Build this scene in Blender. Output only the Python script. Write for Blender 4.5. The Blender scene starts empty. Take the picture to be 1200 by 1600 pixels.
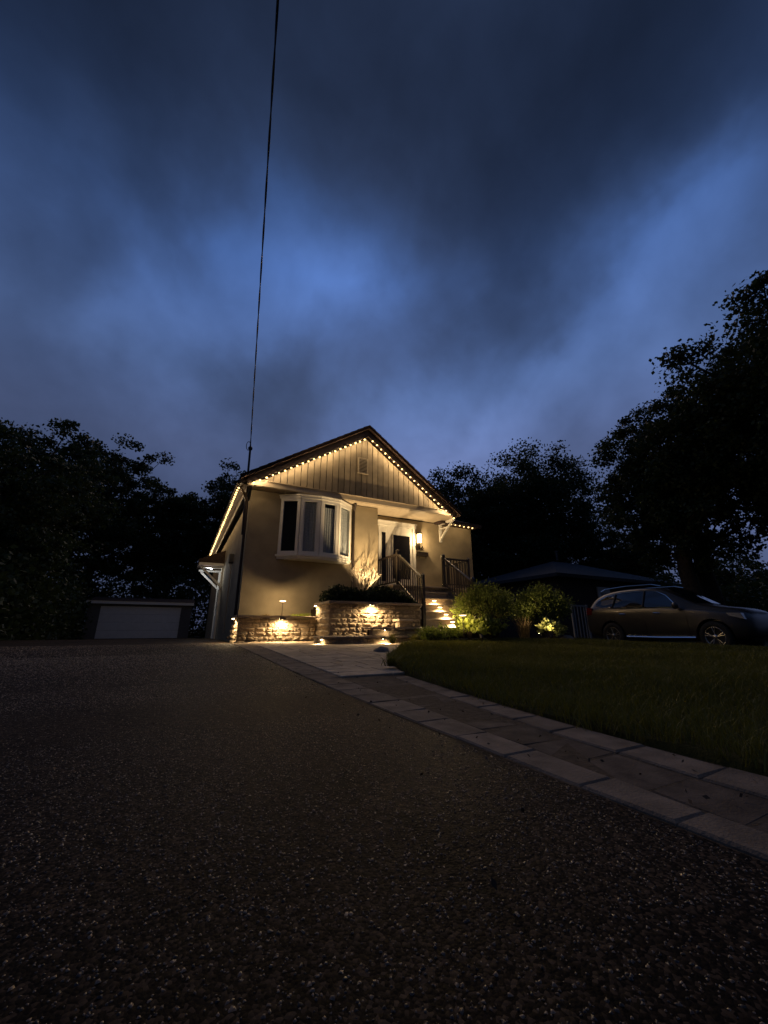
import bpy, math, random
import numpy as np
from mathutils import Vector, Matrix
R = math.radians
rnd = random.Random(7)
npr = np.random.default_rng(11)
scene = bpy.context.scene
COL = scene.collection

# ------------------------------------------------------------------ camera
CAM_H = 0.42
cam_data = bpy.data.cameras.new('camera')
cam = bpy.data.objects.new('camera', cam_data)
COL.objects.link(cam)
cam_data.sensor_fit = 'VERTICAL'
cam_data.sensor_height = 32.0
cam_data.lens = 12.0                       # 600 px focal length on a 1600 px tall picture
cam_data.clip_start = 0.02
cam_data.clip_end = 3000
cam.location = (0, 0, CAM_H)
cam.rotation_euler = (R(90 + 16.96), 0, R(-27.03))
scene.camera = cam

# ------------------------------------------------------------------ world: dusk sky with broken cloud
world = bpy.data.worlds.new('World')
scene.world = world
world.use_nodes = True
wn, wl = world.node_tree.nodes, world.node_tree.links
wn.clear()
def N(t, **kw):
    n = wn.new(t)
    for k, v in kw.items():
        setattr(n, k, v)
    return n
def wmath(op, a, b=None):
    n = N('ShaderNodeMath', operation=op)
    for i, v in enumerate((a, b)):
        if v is None: continue
        if isinstance(v, (int, float)): n.inputs[i].default_value = v
        else: wl.new(v, n.inputs[i])
    return n.outputs[0]
tc = N('ShaderNodeTexCoord')
direction = tc.outputs['Generated']
sep = N('ShaderNodeSeparateXYZ'); wl.new(direction, sep.inputs[0])
warp = N('ShaderNodeTexNoise'); warp.inputs['Scale'].default_value = 2.6; warp.inputs['Detail'].default_value = 5; warp.inputs['Roughness'].default_value = 0.55
wl.new(direction, warp.inputs['Vector'])
wsub = N('ShaderNodeVectorMath', operation='SUBTRACT'); wl.new(warp.outputs['Color'], wsub.inputs[0]); wsub.inputs[1].default_value = (.5, .5, .5)
wscale = N('ShaderNodeVectorMath', operation='SCALE'); wl.new(wsub.outputs[0], wscale.inputs[0]); wscale.inputs['Scale'].default_value = 0.36
wadd = N('ShaderNodeVectorMath', operation='ADD'); wl.new(direction, wadd.inputs[0]); wl.new(wscale.outputs[0], wadd.inputs[1])
warped = wadd.outputs[0]
# cloud masses: direction, angular size, darker (-) or thinner and brighter (+)
MASSES = [((0.522, 0.147, 0.84), 0.42, -0.36), ((0.474, 0.453, 0.755), 0.2, -0.16), ((0.035, 0.419, 0.907), 0.3, -0.28), ((0.173, 0.294, 0.94), 0.3, -0.28), ((-0.277, 0.512, 0.813), 0.3, -0.78), ((0.227, 0.565, 0.793), 0.2, 0.28), ((-0.031, 0.685, 0.727), 0.26, 0.24), ((-0.229, 0.671, 0.706), 0.2, 0.06), ((0.717, 0.138, 0.684), 0.22, 0.2), ((0.758, 0.401, 0.515), 0.13, 0.2), ((-0.26, 0.863, 0.433), 0.3, -0.2), ((0.39, 0.764, 0.515), 0.2, 0.2), ((-0.233, 0.783, 0.577), 0.08, 0.14), ((0.574, 0.052, 0.817), 0.3, -0.24)]
# long banks of cloud: two directions on the bank, half-width, darker or brighter
BANKS = [((0.27, 0.734, 0.623), (0.548, 0.127, 0.827), .20, -.27), ((0.653, 0.527, 0.544), (0.705, 0.097, 0.703), .11, .22)]
total = None
for c, r, w in MASSES:
    dist = N('ShaderNodeVectorMath', operation='DISTANCE'); wl.new(warped, dist.inputs[0]); dist.inputs[1].default_value = c
    mr = N('ShaderNodeMapRange', interpolation_type='SMOOTHSTEP')
    wl.new(dist.outputs['Value'], mr.inputs['Value'])
    mr.inputs['From Min'].default_value = 0; mr.inputs['From Max'].default_value = r * 1.5
    mr.inputs['To Min'].default_value = w; mr.inputs['To Max'].default_value = 0
    total = mr.outputs[0] if total is None else wmath('ADD', total, mr.outputs[0])
for a_, b_, w_, k_ in BANKS:
    nn_ = Vector(a_).cross(Vector(b_)).normalized()
    dt = N('ShaderNodeVectorMath', operation='DOT_PRODUCT'); wl.new(warped, dt.inputs[0]); dt.inputs[1].default_value = nn_
    mr = N('ShaderNodeMapRange', interpolation_type='SMOOTHSTEP'); wl.new(wmath('ABSOLUTE', dt.outputs['Value']), mr.inputs['Value'])
    mr.inputs['From Min'].default_value = 0; mr.inputs['From Max'].default_value = w_; mr.inputs['To Min'].default_value = k_; mr.inputs['To Max'].default_value = 0
    total = wmath('ADD', total, mr.outputs[0])
# cloud detail drawn out along one drift direction
sdir = (-.14, -.82, .55)
sd_ = N('ShaderNodeVectorMath', operation='DOT_PRODUCT'); wl.new(direction, sd_.inputs[0]); sd_.inputs[1].default_value = sdir
sv = N('ShaderNodeVectorMath', operation='SCALE'); sv.inputs[0].default_value = sdir; wl.new(wmath('MULTIPLY', sd_.outputs['Value'], -.12), sv.inputs['Scale'])
sa = N('ShaderNodeVectorMath', operation='ADD'); wl.new(direction, sa.inputs[0]); wl.new(sv.outputs[0], sa.inputs[1])
cn = N('ShaderNodeTexNoise'); cn.inputs['Scale'].default_value = 3.6; cn.inputs['Detail'].default_value = 6; cn.inputs['Roughness'].default_value = .5; cn.inputs['Distortion'].default_value = .15
wl.new(sa.outputs[0], cn.inputs['Vector'])
fine = wmath('MULTIPLY', wmath('SUBTRACT', cn.outputs['Fac'], .5), .95)
total = wmath('ADD', total, fine)
gain = wmath('MINIMUM', wmath('EXPONENT', wmath('MULTIPLY', total, 1.65)), 1.7)
ramp = N('ShaderNodeValToRGB'); wl.new(sep.outputs['Z'], ramp.inputs[0])
els = ramp.color_ramp.elements
els[0].position = 0.0; els[0].color = (.045, .057, .115, 1)
els[1].position = 1.0; els[1].color = (.008, .016, .040, 1)
for p, c in ((.40, (.064, .090, .190, 1)), (.55, (.054, .093, .215, 1)), (.74, (.040, .086, .235, 1)), (.86, (.020, .042, .112, 1))):
    e = els.new(p); e.color = c
grey = N('ShaderNodeMix', data_type='RGBA', blend_type='MIX')
dark = wmath('MINIMUM', wmath('MAXIMUM', wmath('MULTIPLY', wmath('SUBTRACT', 1.0, gain), .6), 0.0), .3)
wl.new(dark, grey.inputs['Factor']); wl.new(ramp.outputs[0], grey.inputs['A']); grey.inputs['B'].default_value = (.040, .058, .115, 1)
# the afterglow is ahead of the camera; the unseen sky behind is dimmed to cut blue fill
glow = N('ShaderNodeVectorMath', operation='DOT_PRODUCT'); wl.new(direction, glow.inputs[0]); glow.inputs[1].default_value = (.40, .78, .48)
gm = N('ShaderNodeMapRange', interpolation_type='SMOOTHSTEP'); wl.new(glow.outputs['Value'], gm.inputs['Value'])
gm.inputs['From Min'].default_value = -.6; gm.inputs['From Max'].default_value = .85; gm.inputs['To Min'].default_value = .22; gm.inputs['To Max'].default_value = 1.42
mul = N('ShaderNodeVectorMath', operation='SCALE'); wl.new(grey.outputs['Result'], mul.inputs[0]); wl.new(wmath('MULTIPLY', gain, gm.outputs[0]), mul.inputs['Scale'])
sky = N('ShaderNodeTexSky', sky_type='NISHITA'); sky.sun_disc = False; sky.sun_elevation = R(42); sky.sun_rotation = R(23)
skys = N('ShaderNodeVectorMath', operation='SCALE'); wl.new(sky.outputs[0], skys.inputs[0]); skys.inputs['Scale'].default_value = 0.0008
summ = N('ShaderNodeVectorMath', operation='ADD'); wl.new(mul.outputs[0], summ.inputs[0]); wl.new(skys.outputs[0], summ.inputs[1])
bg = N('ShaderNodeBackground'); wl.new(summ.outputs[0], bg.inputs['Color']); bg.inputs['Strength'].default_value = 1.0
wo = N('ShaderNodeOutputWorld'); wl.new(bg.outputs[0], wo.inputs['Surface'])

# dim warm fill added for the ground, standing in for glow through cloud
sun_d = bpy.data.lights.new('sun', 'SUN'); sun_d.energy = 0.29; sun_d.angle = R(30); sun_d.color = (1, .70, .42)
sun = bpy.data.objects.new('sun', sun_d); COL.objects.link(sun); sun.location = (0, 0, 60)
sun.rotation_euler = Vector((-math.sin(R(23)) * math.cos(R(42)), -math.cos(R(23)) * math.cos(R(42)), -math.sin(R(42)))).to_track_quat('-Z', 'Y').to_euler()

vs = scene.view_settings
vs.view_transform = 'Standard'; vs.look = 'None'; vs.exposure = 0; vs.gamma = 1; vs.use_curve_mapping = False
scene.cycles.use_denoising = True
scene.cycles.sample_clamp_indirect = 3.0
scene.cycles.max_bounces = 6
scene.cycles.use_light_tree = True

# ------------------------------------------------------------------ materials
def mat(name, col, rough=.7, var=0.0, vscale=6.0, bump=0.0, bscale=60.0, metal=0.0, spec=.5, coat=0.0, col2=None, detail=4, bdist=.02, island=0.0):
    m = bpy.data.materials.new(name); m.use_nodes = True
    nt = m.node_tree; p = nt.nodes['Principled BSDF']
    p.inputs['Roughness'].default_value = rough; p.inputs['Metallic'].default_value = metal
    p.inputs['Specular IOR Level'].default_value = spec; p.inputs['Coat Weight'].default_value = coat
    p.inputs['Base Color'].default_value = (*col, 1)
    t = nt.nodes.new('ShaderNodeTexCoord')
    src = None
    if var or col2:
        n = nt.nodes.new('ShaderNodeTexNoise'); n.inputs['Scale'].default_value = vscale; n.inputs['Detail'].default_value = detail
        nt.links.new(t.outputs['Object'], n.inputs['Vector'])
        mx = nt.nodes.new('ShaderNodeMix'); mx.data_type = 'RGBA'
        mr = nt.nodes.new('ShaderNodeMapRange'); mr.inputs['From Min'].default_value = .3; mr.inputs['From Max'].default_value = .7
        nt.links.new(n.outputs['Fac'], mr.inputs['Value']); nt.links.new(mr.outputs[0], mx.inputs['Factor'])
        c2 = col2 or tuple(min(1, c * (1 + var)) for c in col)
        c1 = col if col2 else tuple(c * (1 - var) for c in col)
        mx.inputs['A'].default_value = (*c1, 1); mx.inputs['B'].default_value = (*c2, 1)
        src = mx.outputs['Result']
    if island:
        g = nt.nodes.new('ShaderNodeNewGeometry'); o = nt.nodes.new('ShaderNodeObjectInfo')
        ad = nt.nodes.new('ShaderNodeMath'); ad.operation = 'ADD'; nt.links.new(g.outputs['Random Per Island'], ad.inputs[0]); nt.links.new(o.outputs['Random'], ad.inputs[1])
        fr = nt.nodes.new('ShaderNodeMath'); fr.operation = 'FRACT'; nt.links.new(ad.outputs[0], fr.inputs[0])
        mr = nt.nodes.new('ShaderNodeMapRange'); mr.inputs['To Min'].default_value = 1 - island; mr.inputs['To Max'].default_value = 1 + island
        nt.links.new(fr.outputs[0], mr.inputs['Value'])
        sc = nt.nodes.new('ShaderNodeVectorMath'); sc.operation = 'SCALE'
        if src: nt.links.new(src, sc.inputs[0])
        else: sc.inputs[0].default_value = col
        nt.links.new(mr.outputs[0], sc.inputs['Scale']); src = sc.outputs[0]
    if src: nt.links.new(src, p.inputs['Base Color'])
    if bump:
        n = nt.nodes.new('ShaderNodeTexNoise'); n.inputs['Scale'].default_value = bscale; n.inputs['Detail'].default_value = 6
        nt.links.new(t.outputs['Object'], n.inputs['Vector'])
        b = nt.nodes.new('ShaderNodeBump'); b.inputs['Strength'].default_value = bump; b.inputs['Distance'].default_value = bdist
        nt.links.new(n.outputs['Fac'], b.inputs['Height']); nt.links.new(b.outputs[0], p.inputs['Normal'])
    return m
def emit(name, col, s):
    m = bpy.data.materials.new(name); m.use_nodes = True
    nt = m.node_tree; nt.nodes.clear()
    e = nt.nodes.new('ShaderNodeEmission'); e.inputs[0].default_value = (*col, 1); e.inputs[1].default_value = s
    o = nt.nodes.new('ShaderNodeOutputMaterial'); nt.links.new(e.outputs[0], o.inputs[0])
    return m
def leafmat(name, col, trans=.35, island=.5):
    m = mat(name, col, .55, island=island, spec=.3)
    nt = m.node_tree; p = nt.nodes['Principled BSDF']
    tr = nt.nodes.new('ShaderNodeBsdfTranslucent'); tr.inputs[0].default_value = (col[0] * 1.3, col[1] * 1.3, col[2] * .8, 1)
    mx = nt.nodes.new('ShaderNodeMixShader'); mx.inputs[0].default_value = trans
    nt.links.new(p.outputs[0], mx.inputs[1]); nt.links.new(tr.outputs[0], mx.inputs[2])
    nt.links.new(mx.outputs[0], nt.nodes['Material Output'].inputs['Surface'])
    return m
def glassmat(name, tint=(.02, .022, .028), see=.45):
    m = bpy.data.materials.new(name); m.use_nodes = True
    nt = m.node_tree; p = nt.nodes['Principled BSDF']
    p.inputs['Base Color'].default_value = (*tint, 1); p.inputs['Roughness'].default_value = .04; p.inputs['Specular IOR Level'].default_value = .6
    t = nt.nodes.new('ShaderNodeBsdfTransparent'); t.inputs[0].default_value = (.85, .88, .9, 1)
    mx = nt.nodes.new('ShaderNodeMixShader'); mx.inputs[0].default_value = 1 - see
    nt.links.new(t.outputs[0], mx.inputs[1]); nt.links.new(p.outputs[0], mx.inputs[2])
    nt.links.new(mx.outputs[0], nt.nodes['Material Output'].inputs['Surface'])
    return m

WARM = (1.0, .70, .36)
M = {}
M['stucco'] = mat('stucco', (.31, .255, .168), .9, .14, 2.6, .55, 70, spec=.2)
M['siding'] = mat('painted_siding', (.245, .20, .138), .6, .16, 5, .15, 25, spec=.35, island=.20)
M['trim'] = mat('cream_trim', (.42, .35, .255), .5, .06, 8, .08, 40, spec=.4)
M['white'] = mat('white_vinyl', (.74, .71, .64), .4, .04, 9, spec=.4)
M['fascia'] = mat('brown_fascia', (.035, .022, .016), .55, .2, 9, .1, 30)
M['shingle'] = mat('roof_shingle', (.055, .036, .030), .9, .35, 14, .7, 22, spec=.2, bdist=.04)
M['dark_metal'] = mat('dark_bronze_metal', (.035, .026, .020), .38, .15, 20, metal=.4)
M['rail'] = mat('brown_railing_paint', (.024, .018, .014), .36, .15, 20, spec=.6)
M['stone'] = mat('rock_face_stone', (.34, .27, .19), .85, .35, 14, 1.0, 30, spec=.25, island=.22, bdist=.03)
M['cap'] = mat('wall_cap_stone', (.21, .17, .13), .85, .2, 12, .5, 60, spec=.3)
M['paver_light'] = mat('light_border_paver', (.20, .155, .112), .9, .30, 9, .55, 120, spec=.12, island=.16, bdist=.010)
M['paver_dark'] = mat('charcoal_paver', (.105, .080, .058), .9, .35, 11, .5, 110, spec=.12, island=.25, bdist=.008)
M['paver_patio'] = mat('patio_paver', (.40, .31, .21), .8, .28, 7, .5, 70, spec=.35, island=.16, bdist=.008)
M['concrete'] = mat('step_concrete', (.40, .33, .25), .85, .12, 9, .35, 80)
M['sand'] = mat('joint_sand', (.10, .075, .050), .95, .35, 30, .4, 90, spec=.1)
M['soil'] = mat('planting_soil', (.035, .024, .016), .95, .3, 14, .8, 40, spec=.1)
M['ground'] = mat('ground_earth', (.030, .034, .018), .95, .35, 3, .6, 20, spec=.1)
M['lawn'] = mat('lawn_base', (.050, .045, .012), .95, .4, 5, .6, 60, spec=.1)
M['grass'] = leafmat('grass_blade', (.115, .115, .020), .3, .45)
M['leaf_tree'] = leafmat('tree_leaf', (.040, .058, .022), .3, .4)
M['bark'] = mat('bark', (.060, .045, .034), .95, .35, 9, .9, 18, spec=.1, bdist=.05)
M['leaf_shrub'] = leafmat('shrub_leaf', (.13, .165, .040), .3, .45)
M['leaf_hedge'] = leafmat('hedge_leaf', (.030, .044, .018), .15, .4)
M['leaf_lime'] = leafmat('lime_leaf', (.26, .30, .055), .3, .35)
M['leaf_varieg'] = leafmat('variegated_leaf', (.33, .36, .13), .25, .4)
M['twig'] = mat('pale_twig', (.50, .42, .31), .8, .2, 30)
M['dry_grass'] = leafmat('dry_grass', (.26, .19, .10), .2, .4)
M['glass'] = glassmat('window_glass', see=.9)
M['dark_glass'] = glassmat('dark_glass', (.012, .011, .010), .0)
M['curtain'] = mat('grey_curtain', (.72, .69, .66), .95, .15, 20)
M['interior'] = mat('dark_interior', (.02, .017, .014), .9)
M['wire'] = mat('black_cable', (.012, .012, .015), .55)
M['bulb'] = emit('warm_bulb', (1.0, .63, .22), 5.5)
M['lens'] = emit('warm_lens', (1.0, .74, .40), 30)
M['lens_dim'] = emit('warm_step_lens', (1.0, .74, .40), 14)
M['cool_lens'] = emit('cool_lens', (.95, .97, 1.0), 30)
M['lantern_glass'] = emit('lantern_glow', (1.0, .70, .30), 7.5)
M['black'] = mat('matte_black', (.012, .011, .010), .6)
M['tyre'] = mat('tyre_rubber', (.014, .014, .014), .85)
M['rim'] = mat('alloy_rim', (.55, .53, .50), .25, metal=.9)
M['chrome'] = mat('chrome', (.75, .74, .72), .12, metal=1.0)
M['car'] = mat('car_paint', (.060, .056, .052), .32, .04, 3, metal=.5, coat=.25)
M['car_glass'] = mat('car_glass', (.006, .007, .010), .05, spec=.7)
M['red_lens'] = mat('red_lens', (.10, .008, .007), .15, spec=.7)
M['clear_lens'] = mat('headlight_lens', (.45, .45, .45), .08, metal=.4)
M['garage_door'] = mat('garage_door_paint', (.62, .62, .62), .55, .05, 4)
M['grey_siding'] = mat('grey_siding', (.10, .095, .09), .8, .1, 5)
M['neigh_roof'] = mat('neighbour_shingle', (.040, .042, .048), .85, .25, 10, .5, 25)
M['neigh_wall'] = mat('neighbour_brick', (.060, .042, .034), .9, .3, 8, .4, 30)
M['gate_paint'] = mat('weathered_gate_paint', (.34, .33, .31), .7, .1, 8)
M['grey_pot'] = mat('garden_rock', (.26, .21, .16), .9, .25, 8, .6, 20)

# asphalt: dark binder with paler chips pressed into it
def asphalt():
    m = bpy.data.materials.new('worn_asphalt'); m.use_nodes = True
    nt = m.node_tree; L = nt.links; p = nt.nodes['Principled BSDF']
    t = nt.nodes.new('ShaderNodeTexCoord')
    v = nt.nodes.new('ShaderNodeTexVoronoi'); v.inputs['Scale'].default_value = 165; L.new(t.outputs['Object'], v.inputs['Vector'])
    sp = nt.nodes.new('ShaderNodeSeparateColor'); L.new(v.outputs['Color'], sp.inputs[0])
    r = nt.nodes.new('ShaderNodeValToRGB'); L.new(sp.outputs[0], r.inputs[0])
    e = r.color_ramp.elements
    e[0].color = (.008, .0055, .0038, 1); e[1].color = (.095, .064, .040, 1)
    k = e.new(.55); k.color = (.016, .011, .007, 1)
    big = nt.nodes.new('ShaderNodeTexNoise'); big.inputs['Scale'].default_value = 1.1; big.inputs['Detail'].default_value = 7; L.new(t.outputs['Object'], big.inputs['Vector'])
    mr = nt.nodes.new('ShaderNodeMapRange'); mr.inputs['From Min'].default_value = .3; mr.inputs['From Max'].default_value = .7; mr.inputs['To Min'].default_value = .6; mr.inputs['To Max'].default_value = 1.25
    L.new(big.outputs['Fac'], mr.inputs['Value'])
    s = nt.nodes.new('ShaderNodeVectorMath'); s.operation = 'SCALE'; L.new(r.outputs[0], s.inputs[0]); L.new(mr.outputs[0], s.inputs['Scale'])
    wn_ = nt.nodes.new('ShaderNodeTexNoise'); wn_.inputs['Scale'].default_value = 3.0; wn_.inputs['Detail'].default_value = 6; L.new(t.outputs['Object'], wn_.inputs['Vector'])
    wa = nt.nodes.new('ShaderNodeVectorMath'); wa.operation = 'SCALE'; wa.inputs['Scale'].default_value = .45; L.new(wn_.outputs['Color'], wa.inputs[0])
    wb = nt.nodes.new('ShaderNodeVectorMath'); wb.operation = 'ADD'; L.new(t.outputs['Object'], wb.inputs[0]); L.new(wa.outputs[0], wb.inputs[1])
    cv = nt.nodes.new('ShaderNodeTexVoronoi'); cv.feature = 'DISTANCE_TO_EDGE'; cv.inputs['Scale'].default_value = .33; L.new(wb.outputs[0], cv.inputs['Vector'])
    cm = nt.nodes.new('ShaderNodeMapRange'); cm.inputs['From Max'].default_value = .0045; cm.inputs['To Min'].default_value = .12; cm.inputs['To Max'].default_value = 1.0; L.new(cv.outputs['Distance'], cm.inputs['Value'])
    st_ = nt.nodes.new('ShaderNodeTexNoise'); st_.inputs['Scale'].default_value = .8; st_.inputs['Detail'].default_value = 3; L.new(wb.outputs[0], st_.inputs['Vector'])
    sm = nt.nodes.new('ShaderNodeMapRange'); sm.inputs['From Min'].default_value = .56; sm.inputs['From Max'].default_value = .66; sm.inputs['To Min'].default_value = 1.0; sm.inputs['To Max'].default_value = .5; L.new(st_.outputs['Fac'], sm.inputs['Value'])
    cs_ = nt.nodes.new('ShaderNodeMath'); cs_.operation = 'MULTIPLY'; L.new(cm.outputs[0], cs_.inputs[0]); L.new(sm.outputs[0], cs_.inputs[1])
    s2 = nt.nodes.new('ShaderNodeVectorMath'); s2.operation = 'SCALE'; L.new(s.outputs[0], s2.inputs[0]); L.new(cs_.outputs[0], s2.inputs['Scale'])
    L.new(s2.outputs[0], p.inputs['Base Color'])
    p.inputs['Roughness'].default_value = .65; p.inputs['Specular IOR Level'].default_value = .04
    b = nt.nodes.new('ShaderNodeBump'); b.inputs['Strength'].default_value = .28; b.inputs['Distance'].default_value = .004; b.invert = True
    L.new(v.outputs['Distance'], b.inputs['Height'])
    n2 = nt.nodes.new('ShaderNodeTexNoise'); n2.inputs['Scale'].default_value = 32; n2.inputs['Detail'].default_value = 5; L.new(t.outputs['Object'], n2.inputs['Vector'])
    b2 = nt.nodes.new('ShaderNodeBump'); b2.inputs['Strength'].default_value = .3; b2.inputs['Distance'].default_value = .012
    L.new(n2.outputs['Fac'], b2.inputs['Height']); L.new(b.outputs[0], b2.inputs['Normal']); L.new(b2.outputs[0], p.inputs['Normal'])
    return m
M['asphalt'] = asphalt()
M['chip'] = mat('asphalt_chip', (.135, .093, .057), .34, island=.97, spec=.5)

# ------------------------------------------------------------------ mesh helpers
def link(o, parent=None):
    COL.objects.link(o)
    if parent is not None: o.parent = parent
    return o
class MB:
    def __init__(s): s.v = []; s.f = []
    def add(s, vs_, fs_):
        b = len(s.v); s.v += [tuple(a) for a in vs_]; s.f += [tuple(b + i for i in f) for f in fs_]; return s
    def box(s, x0, x1, y0, y1, z0, z1):
        return s.add([(x0, y0, z0), (x1, y0, z0), (x1, y1, z0), (x0, y1, z0), (x0, y0, z1), (x1, y0, z1), (x1, y1, z1), (x0, y1, z1)],
                     [(0, 3, 2, 1), (4, 5, 6, 7), (0, 1, 5, 4), (1, 2, 6, 5), (2, 3, 7, 6), (3, 0, 4, 7)])
    def cbox(s, x0, x1, y0, y1, z0, z1, b=.01):           # box with a bevelled top edge
        return s.add([(x0, y0, z0), (x1, y0, z0), (x1, y1, z0), (x0, y1, z0), (x0, y0, z1 - b), (x1, y0, z1 - b), (x1, y1, z1 - b), (x0, y1, z1 - b),
                      (x0 + b, y0 + b, z1), (x1 - b, y0 + b, z1), (x1 - b, y1 - b, z1), (x0 + b, y1 - b, z1)],
                     [(0, 3, 2, 1), (0, 1, 5, 4), (1, 2, 6, 5), (2, 3, 7, 6), (3, 0, 4, 7), (4, 5, 9, 8), (5, 6, 10, 9), (6, 7, 11, 10), (7, 4, 8, 11), (8, 9, 10, 11)])
    def prism(s, poly, axis, a, b):
        n = len(poly)
        def P(p, t): return (t, p[0], p[1]) if axis == 'x' else ((p[0], t, p[1]) if axis == 'y' else (p[0], p[1], t))
        vv = [P(p, a) for p in poly] + [P(p, b) for p in poly]
        ff = [tuple(range(n)), tuple(range(2 * n - 1, n - 1, -1))] + [(i, i + n, (i + 1) % n + n, (i + 1) % n) for i in range(n)]
        return s.add(vv, ff)
    def tube(s, pts, r, n=6, cap=True):
        pts = [Vector(p) for p in pts]; rr = r if isinstance(r, (list, tuple)) else [r] * len(pts)
        b = len(s.v)
        for i, p in enumerate(pts):
            t = (pts[min(i + 1, len(pts) - 1)] - pts[max(i - 1, 0)]).normalized()
            u = t.cross(Vector((0, 0, 1)) if abs(t.z) < .95 else Vector((1, 0, 0))).normalized(); w = t.cross(u)
            for k in range(n):
                a = 2 * math.pi * k / n
                s.v.append(tuple(p + (u * math.cos(a) + w * math.sin(a)) * rr[i]))
        for i in range(len(pts) - 1):
            for k in range(n):
                s.f.append((b + i * n + k, b + i * n + (k + 1) % n, b + (i + 1) * n + (k + 1) % n, b + (i + 1) * n + k))
        if cap:
            s.f.append(tuple(b + k for k in range(n - 1, -1, -1))); s.f.append(tuple(b + (len(pts) - 1) * n + k for k in range(n)))
        return s
    def bar(s, a, b, w, h):                               # rectangular bar between two points
        a, b = Vector(a), Vector(b); t = (b - a).normalized()
        u = t.cross(Vector((0, 0, 1)) if abs(t.z) < .99 else Vector((0, 1, 0))).normalized(); v = u.cross(t)
        c = [u * (w / 2) + v * (h / 2), -u * (w / 2) + v * (h / 2), -u * (w / 2) - v * (h / 2), u * (w / 2) - v * (h / 2)]
        return s.add([a + q for q in c] + [b + q for q in c], [(0, 1, 2, 3), (7, 6, 5, 4), (0, 4, 5, 1), (1, 5, 6, 2), (2, 6, 7, 3), (3, 7, 4, 0)])
    def lathe(s, prof, c=(0, 0, 0), n=16):
        b = len(s.v)
        for (r, z) in prof:
            for k in range(n):
                a = 2 * math.pi * k / n; s.v.append((c[0] + r * math.cos(a), c[1] + r * math.sin(a), c[2] + z))
        for i in range(len(prof) - 1):
            for k in range(n): s.f.append((b + i * n + k, b + i * n + (k + 1) % n, b + (i + 1) * n + (k + 1) % n, b + (i + 1) * n + k))
        s.f.append(tuple(b + k for k in range(n - 1, -1, -1))); s.f.append(tuple(b + (len(prof) - 1) * n + k for k in range(n)))
        return s
    def mesh(s, name, m, smooth=False):
        me = bpy.data.meshes.new(name); me.from_pydata(s.v, [], s.f); me.materials.append(M[m] if isinstance(m, str) else m)
        if smooth: me.polygons.foreach_set('use_smooth', [True] * len(me.polygons))
        me.update(); return me
    def build(s, name, m, parent=None, smooth=False, loc=None):
        o = bpy.data.objects.new(name, s.mesh(name, m, smooth))
        if loc: o.location = loc
        return link(o, parent)
def inst(name, me, parent=None, loc=(0, 0, 0), rz=0.0, scale=(1, 1, 1)):
    o = bpy.data.objects.new(name, me); o.location = loc; o.rotation_euler = (0, 0, rz); o.scale = scale
    return link(o, parent)
def np_mesh(name, V, F, m, smooth=False):
    V = np.asarray(V, np.float32).reshape(-1, 3); F = np.asarray(F, np.int32); k = F.shape[1]
    me = bpy.data.meshes.new(name)
    me.vertices.add(len(V)); me.vertices.foreach_set('co', V.ravel())
    me.loops.add(F.size); me.loops.foreach_set('vertex_index', F.ravel())
    me.polygons.add(len(F)); me.polygons.foreach_set('loop_start', np.arange(0, F.size, k, dtype=np.int32))
    try: me.polygons.foreach_set('loop_total', np.full(len(F), k, np.int32))
    except Exception: pass
    me.materials.append(M[m] if isinstance(m, str) else m)
    me.update(calc_edges=True); me.validate()
    return me
def empty(name, loc=(0, 0, 0), rz=0.0):
    o = bpy.data.objects.new(name, None); o.location = loc; o.rotation_euler = (0, 0, rz); o.empty_display_size = .2
    return link(o)
def tag(o, label, cat, group=None):
    o['label'] = label; o['category'] = cat
    if group: o['group'] = group
    return o
def struct(o, kind='structure', label=None):
    o['kind'] = kind
    if label: o['label'] = label
    return o
def lamp(name, kind, loc, parent, energy, color=WARM, size=.02, aim=None, angle=120, blend=.6):
    d = bpy.data.lights.new(name, kind); d.energy = energy; d.color = color
    if kind == 'AREA': d.shape = 'DISK'; d.size = size
    else: d.shadow_soft_size = size
    if kind == 'SPOT': d.spot_size = R(angle); d.spot_blend = blend
    o = bpy.data.objects.new(name, d); o.location = loc
    if aim is not None:
        o.rotation_euler = Vector(aim).to_track_quat('-Z', 'Y').to_euler()
    return link(o, parent)
def ss(a, b, x):
    t = min(1, max(0, (x - a) / (b - a))); return t * t * (3 - 2 * t)
def gz(x, y):                                             # lie of the land
    z = .12 * ss(2, 9.5, y) - .30 * ss(13, 30, y)
    t = ss(10.6, 11.4, x)
    return z * (1 - t) - .15 * t

# ------------------------------------------------------------------ ground and driveway
def sheet(name, xs, ys, off, m):
    V = [(x, y, gz(x, y) + off) for y in ys for x in xs]; n = len(xs)
    F = [(j * n + i, j * n + i + 1, (j + 1) * n + i + 1, (j + 1) * n + i) for j in range(len(ys) - 1) for i in range(n - 1)]
    return link(bpy.data.objects.new(name, np_mesh(name, V, F, m)))
axis_x = [-900, -300, -100, -40, -20, -10, -5, 0, 5, 9, 10.6, 10.8, 11.0, 11.2, 11.4, 13, 20, 40, 100, 300, 900]
axis_y = [-900, -300, -80, -20, -6, 0, 2, 3, 4, 5, 6, 7, 8, 9, 9.5, 11, 13, 15, 17, 19, 21, 23, 25, 27, 30, 40, 80, 300, 900]
struct(sheet('ground', axis_x, axis_y, -.035, 'ground'))
dy = [-6, 0, 2, 3, 4, 5, 6, 7, 8, 9, 9.5, 10, 11, 12, 13, 15, 17, 19, 21, 23, 25, 27, 30, 31.2]
struct(sheet('driveway', [-5.2, -3, -1, 1.04], dy, 0, 'asphalt'), label='dark worn asphalt driveway with exposed chips')
struct(sheet('neighbour_driveway', [11.45, 13, 16.0], [-6, 0, 3, 6, 9, 11.5], 0.0, 'asphalt'), label='dark asphalt driveway under the parked car')
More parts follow.
